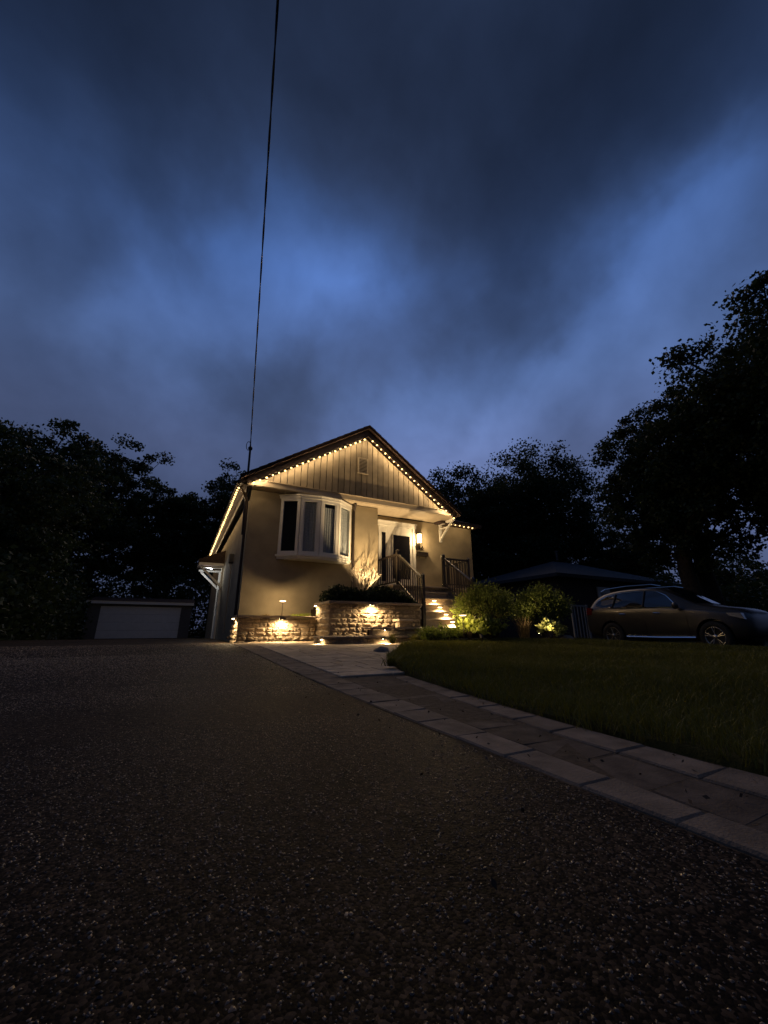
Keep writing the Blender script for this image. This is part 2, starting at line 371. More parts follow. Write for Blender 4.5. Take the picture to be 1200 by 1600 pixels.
struct(sheet('street', [-80, 0, 80], [-16, -12, -8.2], -.02, 'asphalt'))

# loose and proud chips in the driveway surface
def chips():
    base = np.array([(1, 0, 0), (-.5, .87, 0), (-.5, -.87, 0), (.25, .43, .75), (.25, -.43, .75), (-.5, 0, .75)], np.float32)
    bf = np.array([(0, 1, 3), (0, 3, 4), (1, 5, 3), (0, 4, 2), (1, 2, 5), (2, 4, 5), (3, 5, 4)], np.int32)
    pts = []
    for (x0, x1, y0, y1, dens) in ((-1.3, 1.03, .3, 2.0, 7500), (-2.2, 1.03, 2.0, 3.6, 4600), (-3.0, 1.03, 3.6, 6.5, 2000), (-3, 1.03, 6.5, 9.5, 600)):
        n = int((x1 - x0) * (y1 - y0) * dens); q = npr.random((n, 2)); pts.append(np.c_[x0 + q[:, 0] * (x1 - x0), y0 + q[:, 1] * (y1 - y0)])
    P = np.vstack(pts); n = len(P)
    z = np.array([gz(a, b) for a, b in P])
    size = .0016 + .0026 * npr.random(n) ** 2.2 + .0012 * np.clip(P[:, 1] - 2, 0, 4)
    a = npr.random(n) * 6.283; ca, sa = np.cos(a), np.sin(a)
    asp = .7 + .6 * npr.random((n, 3))
    V = base[None] * asp[:, None, :] * size[:, None, None]
    V = V + npr.normal(0, .18, (n, 6, 3)) * size[:, None, None]
    x = V[..., 0] * ca[:, None] - V[..., 1] * sa[:, None]; y = V[..., 0] * sa[:, None] + V[..., 1] * ca[:, None]
    V = np.stack([x + P[:, 0, None], y + P[:, 1, None], V[..., 2] * .75 + z[:, None] - size[:, None] * .15], -1)
    F = (bf[None] + (np.arange(n) * 6)[:, None, None]).reshape(-1, 3)
    o = link(bpy.data.objects.new('asphalt_aggregate', np_mesh('asphalt_aggregate', V, F, 'chip')))
    o['kind'] = 'stuff'; o['label'] = 'pale stone chips standing proud of the asphalt driveway'; o['category'] = 'gravel'
chips()

# ------------------------------------------------------------------ paved border along the driveway
def interp(tab, y):
    if y <= tab[0][0]: return tab[0][1]
    for (a, va), (b, vb) in zip(tab, tab[1:]):
        if y <= b: return va + (vb - va) * (y - a) / (b - a)
    return tab[-1][1]
B1 = [(-2, 1.17), (.5, 1.175), (1.1, 1.20), (2.1, 1.27), (4, 1.33), (7, 1.37), (9.5, 1.38)]
B2 = [(-2, 1.40), (.7, 1.41), (1.3, 1.45), (2.2, 1.58), (3.2, 1.74)]
B3 = [(-2, 1.58), (.7, 1.585), (1.3, 1.62), (2.2, 1.74), (3.2, 1.90)]
def quad_block(name, xa0, xa1, xb0, xb1, y0, y1, z, m, parent, h=.05, gap=.004, tilt=0):
    b = .006; za, zb = gz(xa0, y0) + z, gz(xa0, y1) + z
    j = [rnd.uniform(-.0025, .0025) for _ in range(8)]
    lo = [(xa0 + gap + j[0], y0 + gap + j[1]), (xa1 - gap + j[2], y0 + gap + j[3]), (xb1 - gap + j[4], y1 - gap + j[5]), (xb0 + gap + j[6], y1 - gap + j[7])]
    cx = sum(p[0] for p in lo) / 4; cy = sum(p[1] for p in lo) / 4
    hi = [(p[0] + (b if p[0] < cx else -b), p[1] + (b if p[1] < cy else -b)) for p in lo]
    zz = [za + rnd.uniform(-tilt, tilt), za + rnd.uniform(-tilt, tilt), zb + rnd.uniform(-tilt, tilt), zb + rnd.uniform(-tilt, tilt)]
    mb = MB().add([(p[0], p[1], q - h) for p, q in zip(lo, zz)] + [(p[0], p[1], q - b) for p, q in zip(lo, zz)] + [(p[0], p[1], q) for p, q in zip(hi, zz)],
                  [(0, 3, 2, 1)] + [(i, (i + 1) % 4, (i + 1) % 4 + 4, i + 4) for i in range(4)] + [(i + 4, (i + 1) % 4 + 4, (i + 1) % 4 + 8, i + 8) for i in range(4)] + [(8, 9, 10, 11)])
    return mb.build(name, m, parent)
border = link(bpy.data.objects.new('paved_border', np_mesh('paved_border', [(1.04, -2, -.008), (1.95, -2, -.008), (1.95, 3.4, .006), (1.04, 3.4, .006)] , [(0, 1, 2, 3)], 'sand')))
struct(border, label='paved border of pale and charcoal stones along the driveway')
y = -1.0
while y < 9.3:
    l = rnd.uniform(.24, .30) if y < 3 else rnd.uniform(.28, .36)
    l = min(l, 9.42 - y)
    quad_block('border_stone', 1.045, interp(B1, y), 1.045, interp(B1, y + l), y, y + l, .007, 'paver_light', border, gap=.0028, tilt=.003); y += l
y = -1.1
while y < 3.2:
    l = rnd.uniform(.17, .30)
    quad_block('charcoal_paver', interp(B1, y), interp(B2, y), interp(B1, y + l), interp(B2, y + l), y, y + l, .001, 'paver_dark', border, gap=.0028, tilt=.003); y += l
yend = y
y = -1.2
while y < 3.1:
    l = min(rnd.uniform(.24, .32), 3.45 - y)
    quad_block('border_stone', interp(B2, y), interp(B3, y), interp(B2, y + l), interp(B3, y + l), y, y + l, .007, 'paver_light', border, gap=.0028, tilt=.003); y += l
# lawn outline on its left: border, then the curve of the patio
XL = [(-6, 1.60), (.7, 1.60), (1.3, 1.635), (2.2, 1.755), (3.1, 1.90), (3.5, 1.97), (4.3, 2.25), (5.2, 2.75), (6.0, 3.3), (6.8, 3.85), (7.3, 4.3), (7.9, 5.2)]
patio = link(bpy.data.objects.new('patio', np_mesh('patio', [(1.3, 3.0, .0), (2.0, 3.0, .0), (4.6, 7.6, .085), (4.6, 9.7, .085), (1.3, 9.7, .085), (1.3, 6, .045)], [(0, 1, 2, 3, 4, 5)], 'soil')))
struct(patio, label='warm grey paved patio in front of the stone walls')
y = yend; row = 0
while y < 9.4:
    l = rnd.choice([.26, .34, .42]); l = min(l, 9.6 - y)
    if l < .1: break
    x = interp(B1, y) + .002; x -= 0
    xmax = interp(XL, y + l * .5) + .12
    while x < xmax - .08:
        w = rnd.choice([.30, .36, .44, .52]); w = min(w, xmax - x)
        if xmax - (x + w) < .12: w = xmax - x
        quad_block('patio_paver', x, x + w, x, x + w, y, y + l, .016, 'paver_patio', patio, gap=.005, tilt=.003)
        x += w
    y += l; row += 1

# ------------------------------------------------------------------ lawn
def lawn():
    ys = [-6, -3, -1, 0, .5, 1, 1.5, 2, 2.5, 3, 3.5, 4, 4.5, 5, 5.5, 6, 6.5, 7, 7.3, 7.6, 7.9]
    V = []; F = []; nx = 24
    for yy in ys:
        a = interp(XL, yy)
        for i in range(nx + 1):
            t = i / nx; x = a + (11.0 - a) * t * t if t > 0 else a
            edge = min(1, (x - a) / .06) * ss(11.0, 10.5, x) if False else 1
            V.append((x, yy, .035 + gz(min(x, 10.5), yy) + .02 * math.sin(x * 1.7 + yy) - .10 * ss(10.2, 11.0, x) - (.05 if i == 0 else 0)))
    n = nx + 1
    F = [(j * n + i, j * n + i + 1, (j + 1) * n + i + 1, (j + 1) * n + i) for j in range(len(ys) - 1) for i in range(nx)]
    o = link(bpy.data.objects.new('lawn', np_mesh('lawn', V, F, 'lawn'))); struct(o)
    P = []
    for (x0, x1, y0, y1, dens) in ((1.5, 4.5, .2, 2.5, 5200), (1.5, 6.5, 2.5, 5, 3000), (4.5, 9, .4, 2.5, 2300), (2, 11, 5, 7.95, 1500), (6.5, 11, 2.5, 5, 1200)):
        k = int((x1 - x0) * (y1 - y0) * dens); q = npr.random((k, 2)); P.append(np.c_[x0 + q[:, 0] * (x1 - x0), y0 + q[:, 1] * (y1 - y0)])
    P = np.vstack(P)
    yy = np.array([p[0] for p in XL]); xx = np.array([p[1] for p in XL])
    P = P[P[:, 0] > np.interp(P[:, 1], yy, xx) + .012 + .016 * np.sin(P[:, 1] * 9) + .012 * np.sin(P[:, 1] * 23 + 1) - .05 * npr.random(len(P)) ** 3]
    k = len(P)
    z = np.array([gz(min(a, 10.5), b) + .02 * math.sin(a * 1.7 + b) - .10 * ss(10.2, 11.0, a) for a, b in P]) + .025
    patch = .5 + .5 * np.sin(P[:, 0] * 2.3 + 1.3 * np.sin(P[:, 1] * 1.9)) * np.sin(P[:, 1] * 2.7 + P[:, 0])
    h = (.035 + .05 * npr.random(k)) * (.75 + .5 * patch)
    far = np.clip((np.hypot(P[:, 0], P[:, 1]) - 2) / 6, 0, 1)
    w = .0016 + .0030 * far + .0008 * npr.random(k)
    a = npr.random(k) * 6.283; lean = npr.normal(0, .5, (k, 2)) * h[:, None]
    dx, dyy = np.cos(a) * w, np.sin(a) * w
    mid = np.c_[P + lean * .35, z + h * .6]; top = np.c_[P + lean, z + h]
    b0 = np.c_[P[:, 0] - dx, P[:, 1] - dyy, z]; b1 = np.c_[P[:, 0] + dx, P[:, 1] + dyy, z]
    m0 = mid.copy(); m0[:, 0] -= dx * .7; m0[:, 1] -= dyy * .7; m1 = mid.copy(); m1[:, 0] += dx * .7; m1[:, 1] += dyy * .7
    V = np.stack([b0, b1, m1, m0, top], 1); i = (np.arange(k) * 5)[:, None, None]
    F = (np.array([(0, 1, 2), (0, 2, 3), (3, 2, 4)])[None] + i).reshape(-1, 3)
    g = link(bpy.data.objects.new('grass', np_mesh('grass', V, F, 'grass')))
    g['kind'] = 'stuff'; g['label'] = 'short green grass of the dark front lawn'; g['category'] = 'grass'
lawn()

# ------------------------------------------------------------------ stone retaining walls
def rock_mesh(seed):
    r = random.Random(seed); nx, nz = 4, 3; V = []; F = []
    for k in range(nz + 1):
        for i in range(nx + 1):
            e = i in (0, nx) or k in (0, nz)
            V.append((i / nx - .5 + (0 if i in (0, nx) else r.uniform(-.06, .06)), -.02 if e else -r.uniform(.03, .26), k / nz + (0 if k in (0, nz) else r.uniform(-.07, .07))))
    for k in range(nz):
        for i in range(nx):
            a = k * (nx + 1) + i; q = (a, a + 1, a + nx + 2, a + nx + 1)
            F += [(q[0], q[1], q[2]), (q[0], q[2], q[3])] if r.random() < .5 else [(q[0], q[1], q[3]), (q[1], q[2], q[3])]
    b = len(V); V += [(-.5, 1, 0), (.5, 1, 0), (.5, 1, 1), (-.5, 1, 1)]
    t = nz * (nx + 1)
    F += [tuple(list(range(nx, -1, -1)) + [b, b + 1]), tuple(list(range(t, t + nx + 1)) + [b + 2, b + 3]),
          tuple([k * (nx + 1) for k in range(nz + 1)] + [b + 3, b]), tuple([k * (nx + 1) + nx for k in range(nz, -1, -1)] + [b + 1, b + 2])]
    me = bpy.data.meshes.new('stone'); me.from_pydata(V, [], F); me.materials.append(M['stone']); me.update(); return me
ROCKS = [rock_mesh(s) for s in range(8)]
def block_course(parent, p0, p1, z0, z1, rows, depth=.16, wmin=.2, wmax=.36):
    p0, p1 = Vector(p0), Vector(p1); L = (p1 - p0).length; d = (p1 - p0) / L; rz = math.atan2(d.y, d.x)
    rh = (z1 - z0) / rows
    for k in range(rows):
        s = 0.0
        while s < L - 1e-4:
            w = rnd.uniform(wmin, wmax)
            if L - s - w < wmin * .6: w = L - s
            w = min(w, L - s); c = p0 + d * (s + w / 2)
            inst('stone', rnd.choice(ROCKS), parent, (c.x, c.y, z0 + k * rh + .003), rz, (w - .008, depth * rnd.uniform(.9, 1.1), rh - .007))
            s += w
wall_a = empty('retaining_wall', (1.2, 9.6, .1)); wall_a.location = (0, 0, 0)
tag(wall_a, 'low rock-faced stone planter wall at the corner of the house beside the driveway', 'stone wall')
block_course(wall_a, (1.17, 9.62), (3.0, 9.62), .06, .66, 6, wmin=.13, wmax=.27)
block_course(wall_a, (1.17, 10.75), (1.17, 9.64), .06, .66, 5)
MB().box(1.32, 3.0, 9.78, 10.7, .0, .60).build('core', 'soil', wall_a)
for a, b in ((1.11, 1.75), (1.755, 2.4), (2.405, 3.0)):
    MB().cbox(a, b, 9.54, 9.80, .665, .725).build('cap_stone', 'cap', wall_a)
for a, b in ((9.805, 10.25), (10.255, 10.77)):
    MB().cbox(1.11, 1.38, a, b, .665, .725).build('cap_stone', 'cap', wall_a)
MB().box(1.39, 3.0, 9.81, 10.79, .60, .66).build('soil', 'soil', wall_a)

wall_b = empty('retaining_wall'); tag(wall_b, 'taller rock-faced stone wall with dark hedge on top, left of the front steps', 'stone wall')
block_course(wall_b, (3.05, 8.72), (5.5, 8.72), .25, .985, 7, wmin=.13, wmax=.28)
block_course(wall_b, (3.05, 9.78), (3.05, 8.74), .12, .985, 6)
MB().box(3.2, 5.48, 8.9, 10.75, .1, .94).build('core', 'soil', wall_b)
for a, b in ((2.99, 3.62), (3.625, 4.27), (4.275, 4.9), (4.905, 5.52)):
    MB().cbox(a, b, 8.64, 8.92, .99, 1.055).build('cap_stone', 'cap', wall_b)
for a, b in ((8.925, 9.35), (9.355, 9.8)):
    MB().cbox(2.99, 3.27, a, b, .99, 1.055).build('cap_stone', 'cap', wall_b)
MB().box(3.28, 5.5, 8.93, 10.79, .95, 1.0).build('soil', 'soil', wall_b)

plat = empty('entry_platform'); tag(plat, 'low stone entry platform with flat caps at the edge of the lawn', 'stone step')
block_course(plat, (2.69, 7.93), (4.95, 7.93), .07, .225, 1, wmin=.3, wmax=.45)
block_course(plat, (2.69, 8.69), (2.69, 7.95), .07, .225, 1, wmin=.3, wmax=.45)
MB().box(2.85, 5.5, 8.1, 8.70, .05, .215).build('core', 'soil', plat)
for a, b in ((2.64, 3.25), (3.255, 3.9), (3.905, 4.5), (4.505, 5.0)):
    MB().cbox(a, b, 7.87, 8.28, .23, .275).build('cap_stone', 'cap', plat)
    MB().cbox(a, b, 8.285, 8.63, .23, .275).build('cap_stone', 'cap', plat)
up = empty('upper_step'); tag(up, 'stone step above the entry platform, leading towards the lit stairs', 'stone step')
block_course(up, (3.85, 8.12), (5.9, 8.12), .28, .41, 1, wmin=.3, wmax=.45)
MB().box(4.0, 7.7, 8.26, 9.0, .2, .405).build('core', 'soil', up)
for a, b in ((3.80, 4.4), (4.405, 5.05), (5.055, 5.8), (5.805, 6.6), (6.605, 7.6)):
    MB().cbox(a, b, 8.06, 8.62, .415, .46).build('cap_stone', 'cap', up)
    if a > 5: MB().cbox(a, b, 8.625, 9.0, .415, .46).build('cap_stone', 'cap', up)
pier = empty('stone_pier'); tag(pier, 'small pale stone pier with flat cap at the foot of the stairs', 'stone pier')
block_course(pier, (4.68, 8.36), (5.0, 8.36), .462, .60, 1, depth=.1, wmin=.3, wmax=.4)
MB().box(4.70, 4.98, 8.45, 8.60, .462, .598).build('core', 'concrete', pier)
MB().cbox(4.64, 5.04, 8.30, 8.63, .603, .655).build('cap_stone', 'concrete', pier)

# ------------------------------------------------------------------ the house
house = empty('house'); tag(house, 'beige stucco bungalow with lit gable, bow window and raised front door', 'house')
GL, GR, GP = (1.12, 4.20), (8.12, 4.10), (4.72, 6.50)      # line of the rakes in x, z
YG, YW, YR = 10.5, 10.8, 11.5                               # gable face, main front wall, recessed wall
XW0, XW1, XR = 1.30, 5.28, 9.68
def wall_box(*a): return MB().box(*a).build('wall', 'stucco', house)
wall_box(XW0, XW1, YW, YW + .25, .0, 4.20)
wall_box(XW0, XW0 + .25, YW + .252, 24.0, -.3, 4.20)
wall_box(XW1 - .25, XW1 - .001, YW + .252, YR - .002, 0, 4.19)
wall_box(XW1 - .25, XR, YR, YR + .25, 0, 4.19)
wall_box(XR - .25, XR - .002, YR + .252, 20.0, -.2, 4.18)
wall_box(XW0 + .252, XR, 23.75, 24.0, -.3, 4.18)
# gable: backing, individual boards, battens
def zl(x): return GL[1] + (GP[1] - GL[1]) * (x - GL[0]) / (GP[0] - GL[0]) if x <= GP[0] else GP[1] + (GR[1] - GP[1]) * (x - GP[0]) / (GR[0] - GP[0])
ZB = 4.40
MB().prism([(1.5, 4.3), (7.9, 4.3), (4.72, 6.44)], 'y', YG + .10, YG + .2).build('gable_backing', 'fascia', house)
bw = .195; x = 1.45
while x < 7.85:
    a, b = x + .011, x + bw - .011
    za, zb = zl(a) - .03, zl(b) - .03
    if max(za, zb) > ZB + .02:
        pr = rnd.uniform(0, .004)
        poly = [(a, ZB), (b, ZB), (b, max(zb, ZB + .005))]
        if a < GP[0] < b: poly.append((GP[0], GP[1] - .03))
        poly.append((a, max(za, ZB + .005)))
        MB().prism(poly, 'y', YG + .052 - pr, YG + .098).build('siding_board', 'siding', house)
        zt = zl(x) - .03
        if zt > ZB + .05: pass
    x += bw
# gable base trim, porch ceiling
MB().box(1.25, 7.98, YG - .03, YG + .02, 4.235, 4.385).build('gable_trim', 'trim', house)
MB().prism([(YG - .06, 4.385), (YG + .05, 4.385), (YG + .05, 4.42), (YG - .06, 4.40)], 'x', 1.3, 7.95).build('drip_cap', 'trim', house)
x = 1.28
while x < 8.1:
    MB().box(x + .003, x + .297, YG + .022, YR - .004, 4.222, 4.234).build('soffit_panel', 'trim', house); x += .3
MB().box(1.15, 8.1, YG + .022, YR - .004, 4.236, 4.29).build('soffit_backing', 'trim', house)
# rakes
for (p, q) in ((GL, GP), (GP, GR)):
    MB().prism([(p[0], p[1]), (q[0], q[1]), (q[0], q[1] + .25), (p[0], p[1] + .20)], 'y', YG - .12, YG - .08).build('rake_fascia', 'fascia', house)
    MB().prism([(p[0], p[1] + .10), (q[0], q[1] + .10), (q[0], q[1] + .12), (p[0], p[1] + .12)], 'y', YG - .078, YG + .05).build('rake_soffit', 'fascia', house)
# roof slopes (ridge runs back from the street)
sl = empty
roof = MB().prism([(.95, 4.31), (GP[0], GP[1] + .255), (8.28, 4.22), (8.28, 4.29), (GP[0], GP[1] + .345), (.95, 4.38)], 'y', YG - .22, 24.4).build('roof', 'shingle', house)
for side, (p, q) in enumerate(((( .93, 4.385), (GP[0], GP[1] + .35)), ((8.30, 4.295), (GP[0], GP[1] + .35)))):
    for k in range(17):                                      # shingle courses show as steps along the rake
        t0, t1 = k / 17, (k + 1) / 17 + .012
        a = (p[0] + (q[0] - p[0]) * t0, p[1] + (q[1] - p[1]) * t0); b = (p[0] + (q[0] - p[0]) * min(1, t1), p[1] + (q[1] - p[1]) * min(1, t1))
        MB().prism([a, b, (b[0], b[1] + .012), (a[0], a[1] + .034)], 'y', YG - .235, 24.42).build('shingle_course', 'shingle', roof)
MB().box(.93, 1.02, YG - .1, 24.3, 4.20, 4.36).build('eave_fascia', 'fascia', house)
MB().tube([(.90, YG - .08, 4.24), (.90, 24.3, 4.24)], .055, 8).build('gutter', 'fascia', house)
MB().box(1.02, 1.30, YG + .02, 24.0, 4.20, 4.215).build('eave_soffit', 'fascia', house)
MB().tube([(.98, 10.72, 4.2), (1.2, 10.86, 3.95), (1.24, 10.9, 3.8), (1.24, 10.9, .3), (1.10, 10.86, .2)], .035, 8).build('downspout', 'fascia', house)
MB().tube([(4.43, 10.62, 4.2), (4.43, 10.74, 4.02), (4.43, 10.755, 3.9), (4.43, 10.755, 1.05)], .038, 8).build('downspout', 'fascia', house)
# right-hand wing roof
wr = MB().add([(8.0, 11.1, 4.16), (9.85, 11.1, 4.16), (9.85, 20.2, 4.16), (8.0, 20.2, 4.16), (8.0, 11.1, 4.26), (9.85, 11.1, 4.26), (9.85, 20.2, 4.26), (8.0, 20.2, 4.26), (7.0, 13.0, 5.15), (7.0, 20.2, 5.15)],
              [(0, 3, 2, 1), (0, 1, 5, 4), (1, 2, 6, 5), (2, 3, 7, 6), (4, 5, 8), (5, 6, 9, 8), (3, 0, 4, 8, 9, 7)]).build('wing_roof', 'shingle', house)
MB().box(8.0, 9.86, 11.06, 11.095, 4.12, 4.27).build('wing_fascia', 'fascia', house)
# gable vent
vent = MB().box(4.42, 4.80, YG + .0, YG + .03, 5.20, 5.23).build('gable_vent', 'trim', house)
MB().box(4.44, 4.47, YG + .005, YG + .05, 5.23, 5.72).build('frame', 'trim', vent); MB().box(4.75, 4.78, YG + .005, YG + .05, 5.23, 5.72).build('frame', 'trim', vent)
MB().box(4.44, 4.78, YG + .005, YG + .05, 5.72, 5.75).build('frame', 'trim', vent)
MB().box(4.47, 4.75, YG + .035, YG + .05, 5.23, 5.72).build('shadow_box', 'black', vent)
for k in range(10):
    z = 5.245 + k * .048
    MB().prism([(YG + .005, z), (YG + .034, z + .03), (YG + .034, z + .036), (YG + .005, z + .008)], 'x', 4.472, 4.748).build('slat', 'trim', vent)

# bow window of four lights
bow = empty('bow_window'); bow.parent = house
pl = [(2.16, 10.79), (2.66, 10.50), (3.22, 10.385), (3.80, 10.45), (4.32, 10.79)]
ZW0, ZW1 = 2.42, 4.06
cen = (3.24, 11.3)
def off(p, d):
    v = Vector((p[0] - cen[0], p[1] - cen[1])); v.normalize(); return (p[0] + v.x * d, p[1] + v.y * d)
def ring(name, d, z0, z1, m):
    poly = [off(p, d) for p in pl]; poly = [(poly[0][0], 10.795)] + poly[1:-1] + [(poly[-1][0], 10.795)]
    return MB().prism(poly, 'z', z0, z1).build(name, m, bow)
ring('head', .06, ZW1, ZW1 + .075, 'white'); ring('head_cap', .085, ZW1 + .077, ZW1 + .105, 'white')
ring('sill', .07, ZW0 - .06, ZW0, 'white'); ring('seat_board', .02, ZW0 - .13, ZW0 - .062, 'white')
MB().prism([(2.2, 10.795), (2.66, 10.63), (3.22, 10.57), (3.80, 10.60), (4.28, 10.795)], 'z', ZW1 + .106, 4.221).build('header', 'stucco', bow)
for k in range(9):
    xx = 2.36 + k * .21
    MB().box(xx, xx + .19, 10.46 + abs(xx + .1 - 3.24) * .24, 10.79, ZW0 - .142, ZW0 - .131).build('soffit_slat', 'white', bow)
for i in range(4):
    a, b = Vector(pl[i]), Vector(pl[i + 1]); L = (b - a).length; d = (b - a) / L; rz = math.atan2(d.y, d.x)
    mid = (a + b) / 2
    sash = MB()
    fw = .088
    for bx in ((-L / 2 + .004, -L / 2 + fw), (L / 2 - fw, L / 2 - .004)): sash.box(bx[0], bx[1], -.035, .035, ZW0 + .002, ZW1 - .002)
    sash.box(-L / 2 + fw, L / 2 - fw, -.035, .035, ZW0 + .002, ZW0 + .085); sash.box(-L / 2 + fw, L / 2 - fw, -.035, .035, ZW1 - .085, ZW1 - .002)
    so = sash.build('sash', 'white', bow, loc=(mid.x, mid.y, 0)); so.rotation_euler = (0, 0, rz)
    if i in (1, 2):
        ins = MB()
        for bx in ((-L / 2 + fw + .002, -L / 2 + fw + .035), (L / 2 - fw - .035, L / 2 - fw - .002)): ins.box(bx[0], bx[1], -.02, .02, ZW0 + .087, ZW1 - .087)
        o = ins.build('inner_sash', 'white', so)
    MB().box(-L / 2 + fw, L / 2 - fw, -.006, .002, ZW0 + .085, ZW1 - .085).build('pane', 'glass', so)
    # curtain gathered behind the glass
    if i > 0:
        cm = MB(); n = 22; ring_ = []
        lo, hi = (-L / 2 + .05, L / 2 - .05)
        for k in range(n + 1):
            t = k / n; ring_.append((lo + (hi - lo) * t, .045 + .014 * math.sin(k * 1.9) + .006 * math.sin(k * 4.3)))
        vv = [(p[0], p[1], ZW0 + .03) for p in ring_] + [(p[0], p[1], ZW1 - (.20 if i == 2 else .1)) for p in ring_]
        cm.add(vv, [(k, k + 1, n + 2 + k, n + 1 + k) for k in range(n)]).build('curtain', 'curtain', so)
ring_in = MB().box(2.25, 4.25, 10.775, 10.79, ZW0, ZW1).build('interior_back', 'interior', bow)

# front door, sidelight and casing in the recess
ent = empty('entrance'); ent.parent = house
LZ = 1.70                                                   # landing
yd = YR - .002
MB().box(5.64, 5.72, yd - .07, yd, LZ, 3.86).build('casing', 'white', ent)
MB().box(6.98, 7.09, yd - .07, yd, LZ, 3.86).build('casing', 'white', ent)
MB().box(5.60, 7.13, yd - .09, yd, 3.862, 3.99).build('head_casing', 'white', ent)
MB().box(5.58, 7.15, yd - .12, yd, 3.992, 4.03).build('crown', 'white', ent)
MB().box(5.95, 6.07, yd - .06, yd, LZ, 3.86).build('mullion', 'white', ent)
MB().box(5.721, 5.949, yd - .03, yd, LZ, 3.86).build('sidelight_frame', 'white', ent)
MB().box(5.76, 5.91, yd - .036, yd - .031, LZ + .25, 3.62).build('sidelight_pane', 'dark_glass', ent)
door = MB().box(6.075, 6.975, yd - .05, yd, LZ + .02, 3.855).build('storm_door', 'white', ent)
MB().box(6.19, 6.86, yd - .058, yd - .052, LZ + .35, 3.56).build('door_glass', 'dark_glass', door)
for (a, b, c, d) in ((6.165, 6.188, LZ + .325, 3.585), (6.862, 6.885, LZ + .325, 3.585)): MB().box(a, b, yd - .066, yd - .051, c, d).build('glazing_bead', 'white', door)
MB().box(6.188, 6.862, yd - .066, yd - .051, 3.562, 3.585).build('glazing_bead', 'white', door)
MB().tube([(6.13, yd - .06, LZ + .95), (6.13, yd - .10, LZ + .97), (6.13, yd - .10, LZ + 1.13), (6.13, yd - .06, LZ + 1.15)], .011, 6).build('handle', 'dark_metal', door)
# eave bracket
br = MB().box(8.17, 8.25, YR - .075, YR - .001, 3.50, 4.215).build('eave_bracket', 'white', house)
MB().box(8.17, 8.25, YG + .10, YR - .077, 4.14, 4.218).build('top_arm', 'white', br)
pts = [(8.21, YR - .07, 3.60), (8.21, YR - .22, 3.74), (8.21, YG + .52, 3.92), (8.21, YG + .2, 4.15)]
for a, b in zip(pts, pts[1:]): MB().bar(a, b, .06, .07).build('brace', 'white', br)
MB().bar((8.21, YR - .06, 3.98), (8.21, YG + .5, 3.98), .045, .045).build('brace', 'white', br)
# house number
fc = bpy.data.curves.new('house_number', 'FONT'); fc.body = '16'; fc.size = .20; fc.extrude = .012; fc.space_character = 1.25; fc.align_x = 'CENTER'; fc.align_y = 'CENTER'
fo = bpy.data.objects.new('house_number', fc); fc.materials.append(M['dark_metal']); link(fo)
nm = bpy.data.meshes.new_from_object(fo.evaluated_get(bpy.context.evaluated_depsgraph_get())); bpy.data.objects.remove(fo)
fo = bpy.data.objects.new('house_number', nm); fo.location = (7.35, YR - .02, 3.215); fo.rotation_euler = (R(90), 0, 0); link(fo, house)
MB().box(8.21, 8.29, YR - .03, YR - .001, 2.91, 3.02).build('outlet_cover', 'white', house)
# electric mast on the corner
mast = MB().tube([(1.20, 10.92, 2.9), (1.16, 10.92, 5.45)], .032, 8).build('service_mast', 'dark_metal', house)
MB().lathe([(.032, 0), (.06, .03), (.065, .08), (.03, .13)], (1.16, 10.92, 5.44), 10).build('weather_head', 'dark_metal', mast)
MB().box(1.16, 1.298, 13.45, 13.72, 2.52, 2.80).build('meter_box', 'grey_siding', house)
MB().tube([(1.25, 13.58, 2.52), (1.25, 13.58, .3)], .022, 6).build('conduit', 'trim', house)

# side-door canopy with bracket, on the driveway side
can = MB().prism([(.36, 2.93), (1.298, 2.93), (1.298, 3.55), (.36, 3.13)], 'y', 17.0, 18.5).build('side_canopy', 'shingle', house)
MB().box(.36, 1.298, 16.965, 16.998, 2.88, 2.99).build('canopy_fascia', 'white', can); MB().box(.33, .358, 16.965, 18.5, 2.88, 3.1).build('canopy_fascia', 'fascia', can)
for yy in (17.05, 18.35):
    MB().box(1.22, 1.298, yy, yy + .08, 2.0, 2.87).build('canopy_bracket', 'white', can)
    MB().box(.42, 1.218, yy, yy + .08, 2.79, 2.87).build('canopy_bracket', 'white', can)
    MB().bar((.50, yy + .04, 2.78), (1.24, yy + .04, 2.10), .07, .08).build('canopy_bracket', 'white', can)
sd = MB().box(1.25, 1.298, 17.25, 18.25, -.0, 2.15).build('side_door', 'white', house)
MB().box(1.24, 1.249, 17.4, 18.1, 1.2, 2.0).build('door_glass', 'dark_glass', sd)
for yy in (17.12, 18.252): MB().box(1.22, 1.298, yy, yy + .125, -.05, 2.2).build('side_door_casing', 'white', house)
sl_ = tag(empty('canopy_light'), 'cool white light under the small canopy over the side door', 'light')
MB().lathe([(.05, -.05), (.075, -.02), (.08, 0)], (.86, 17.7, 2.92), 12).build('fixture', 'white', sl_)
MB().lathe([(.045, -.01), (.05, 0)], (.86, 17.7, 2.86), 12).build('lens', 'cool_lens', sl_)
lamp('canopy_lamp', 'POINT', (.72, 17.25, 2.74), sl_, 19, (.92, .96, 1.0), .04)

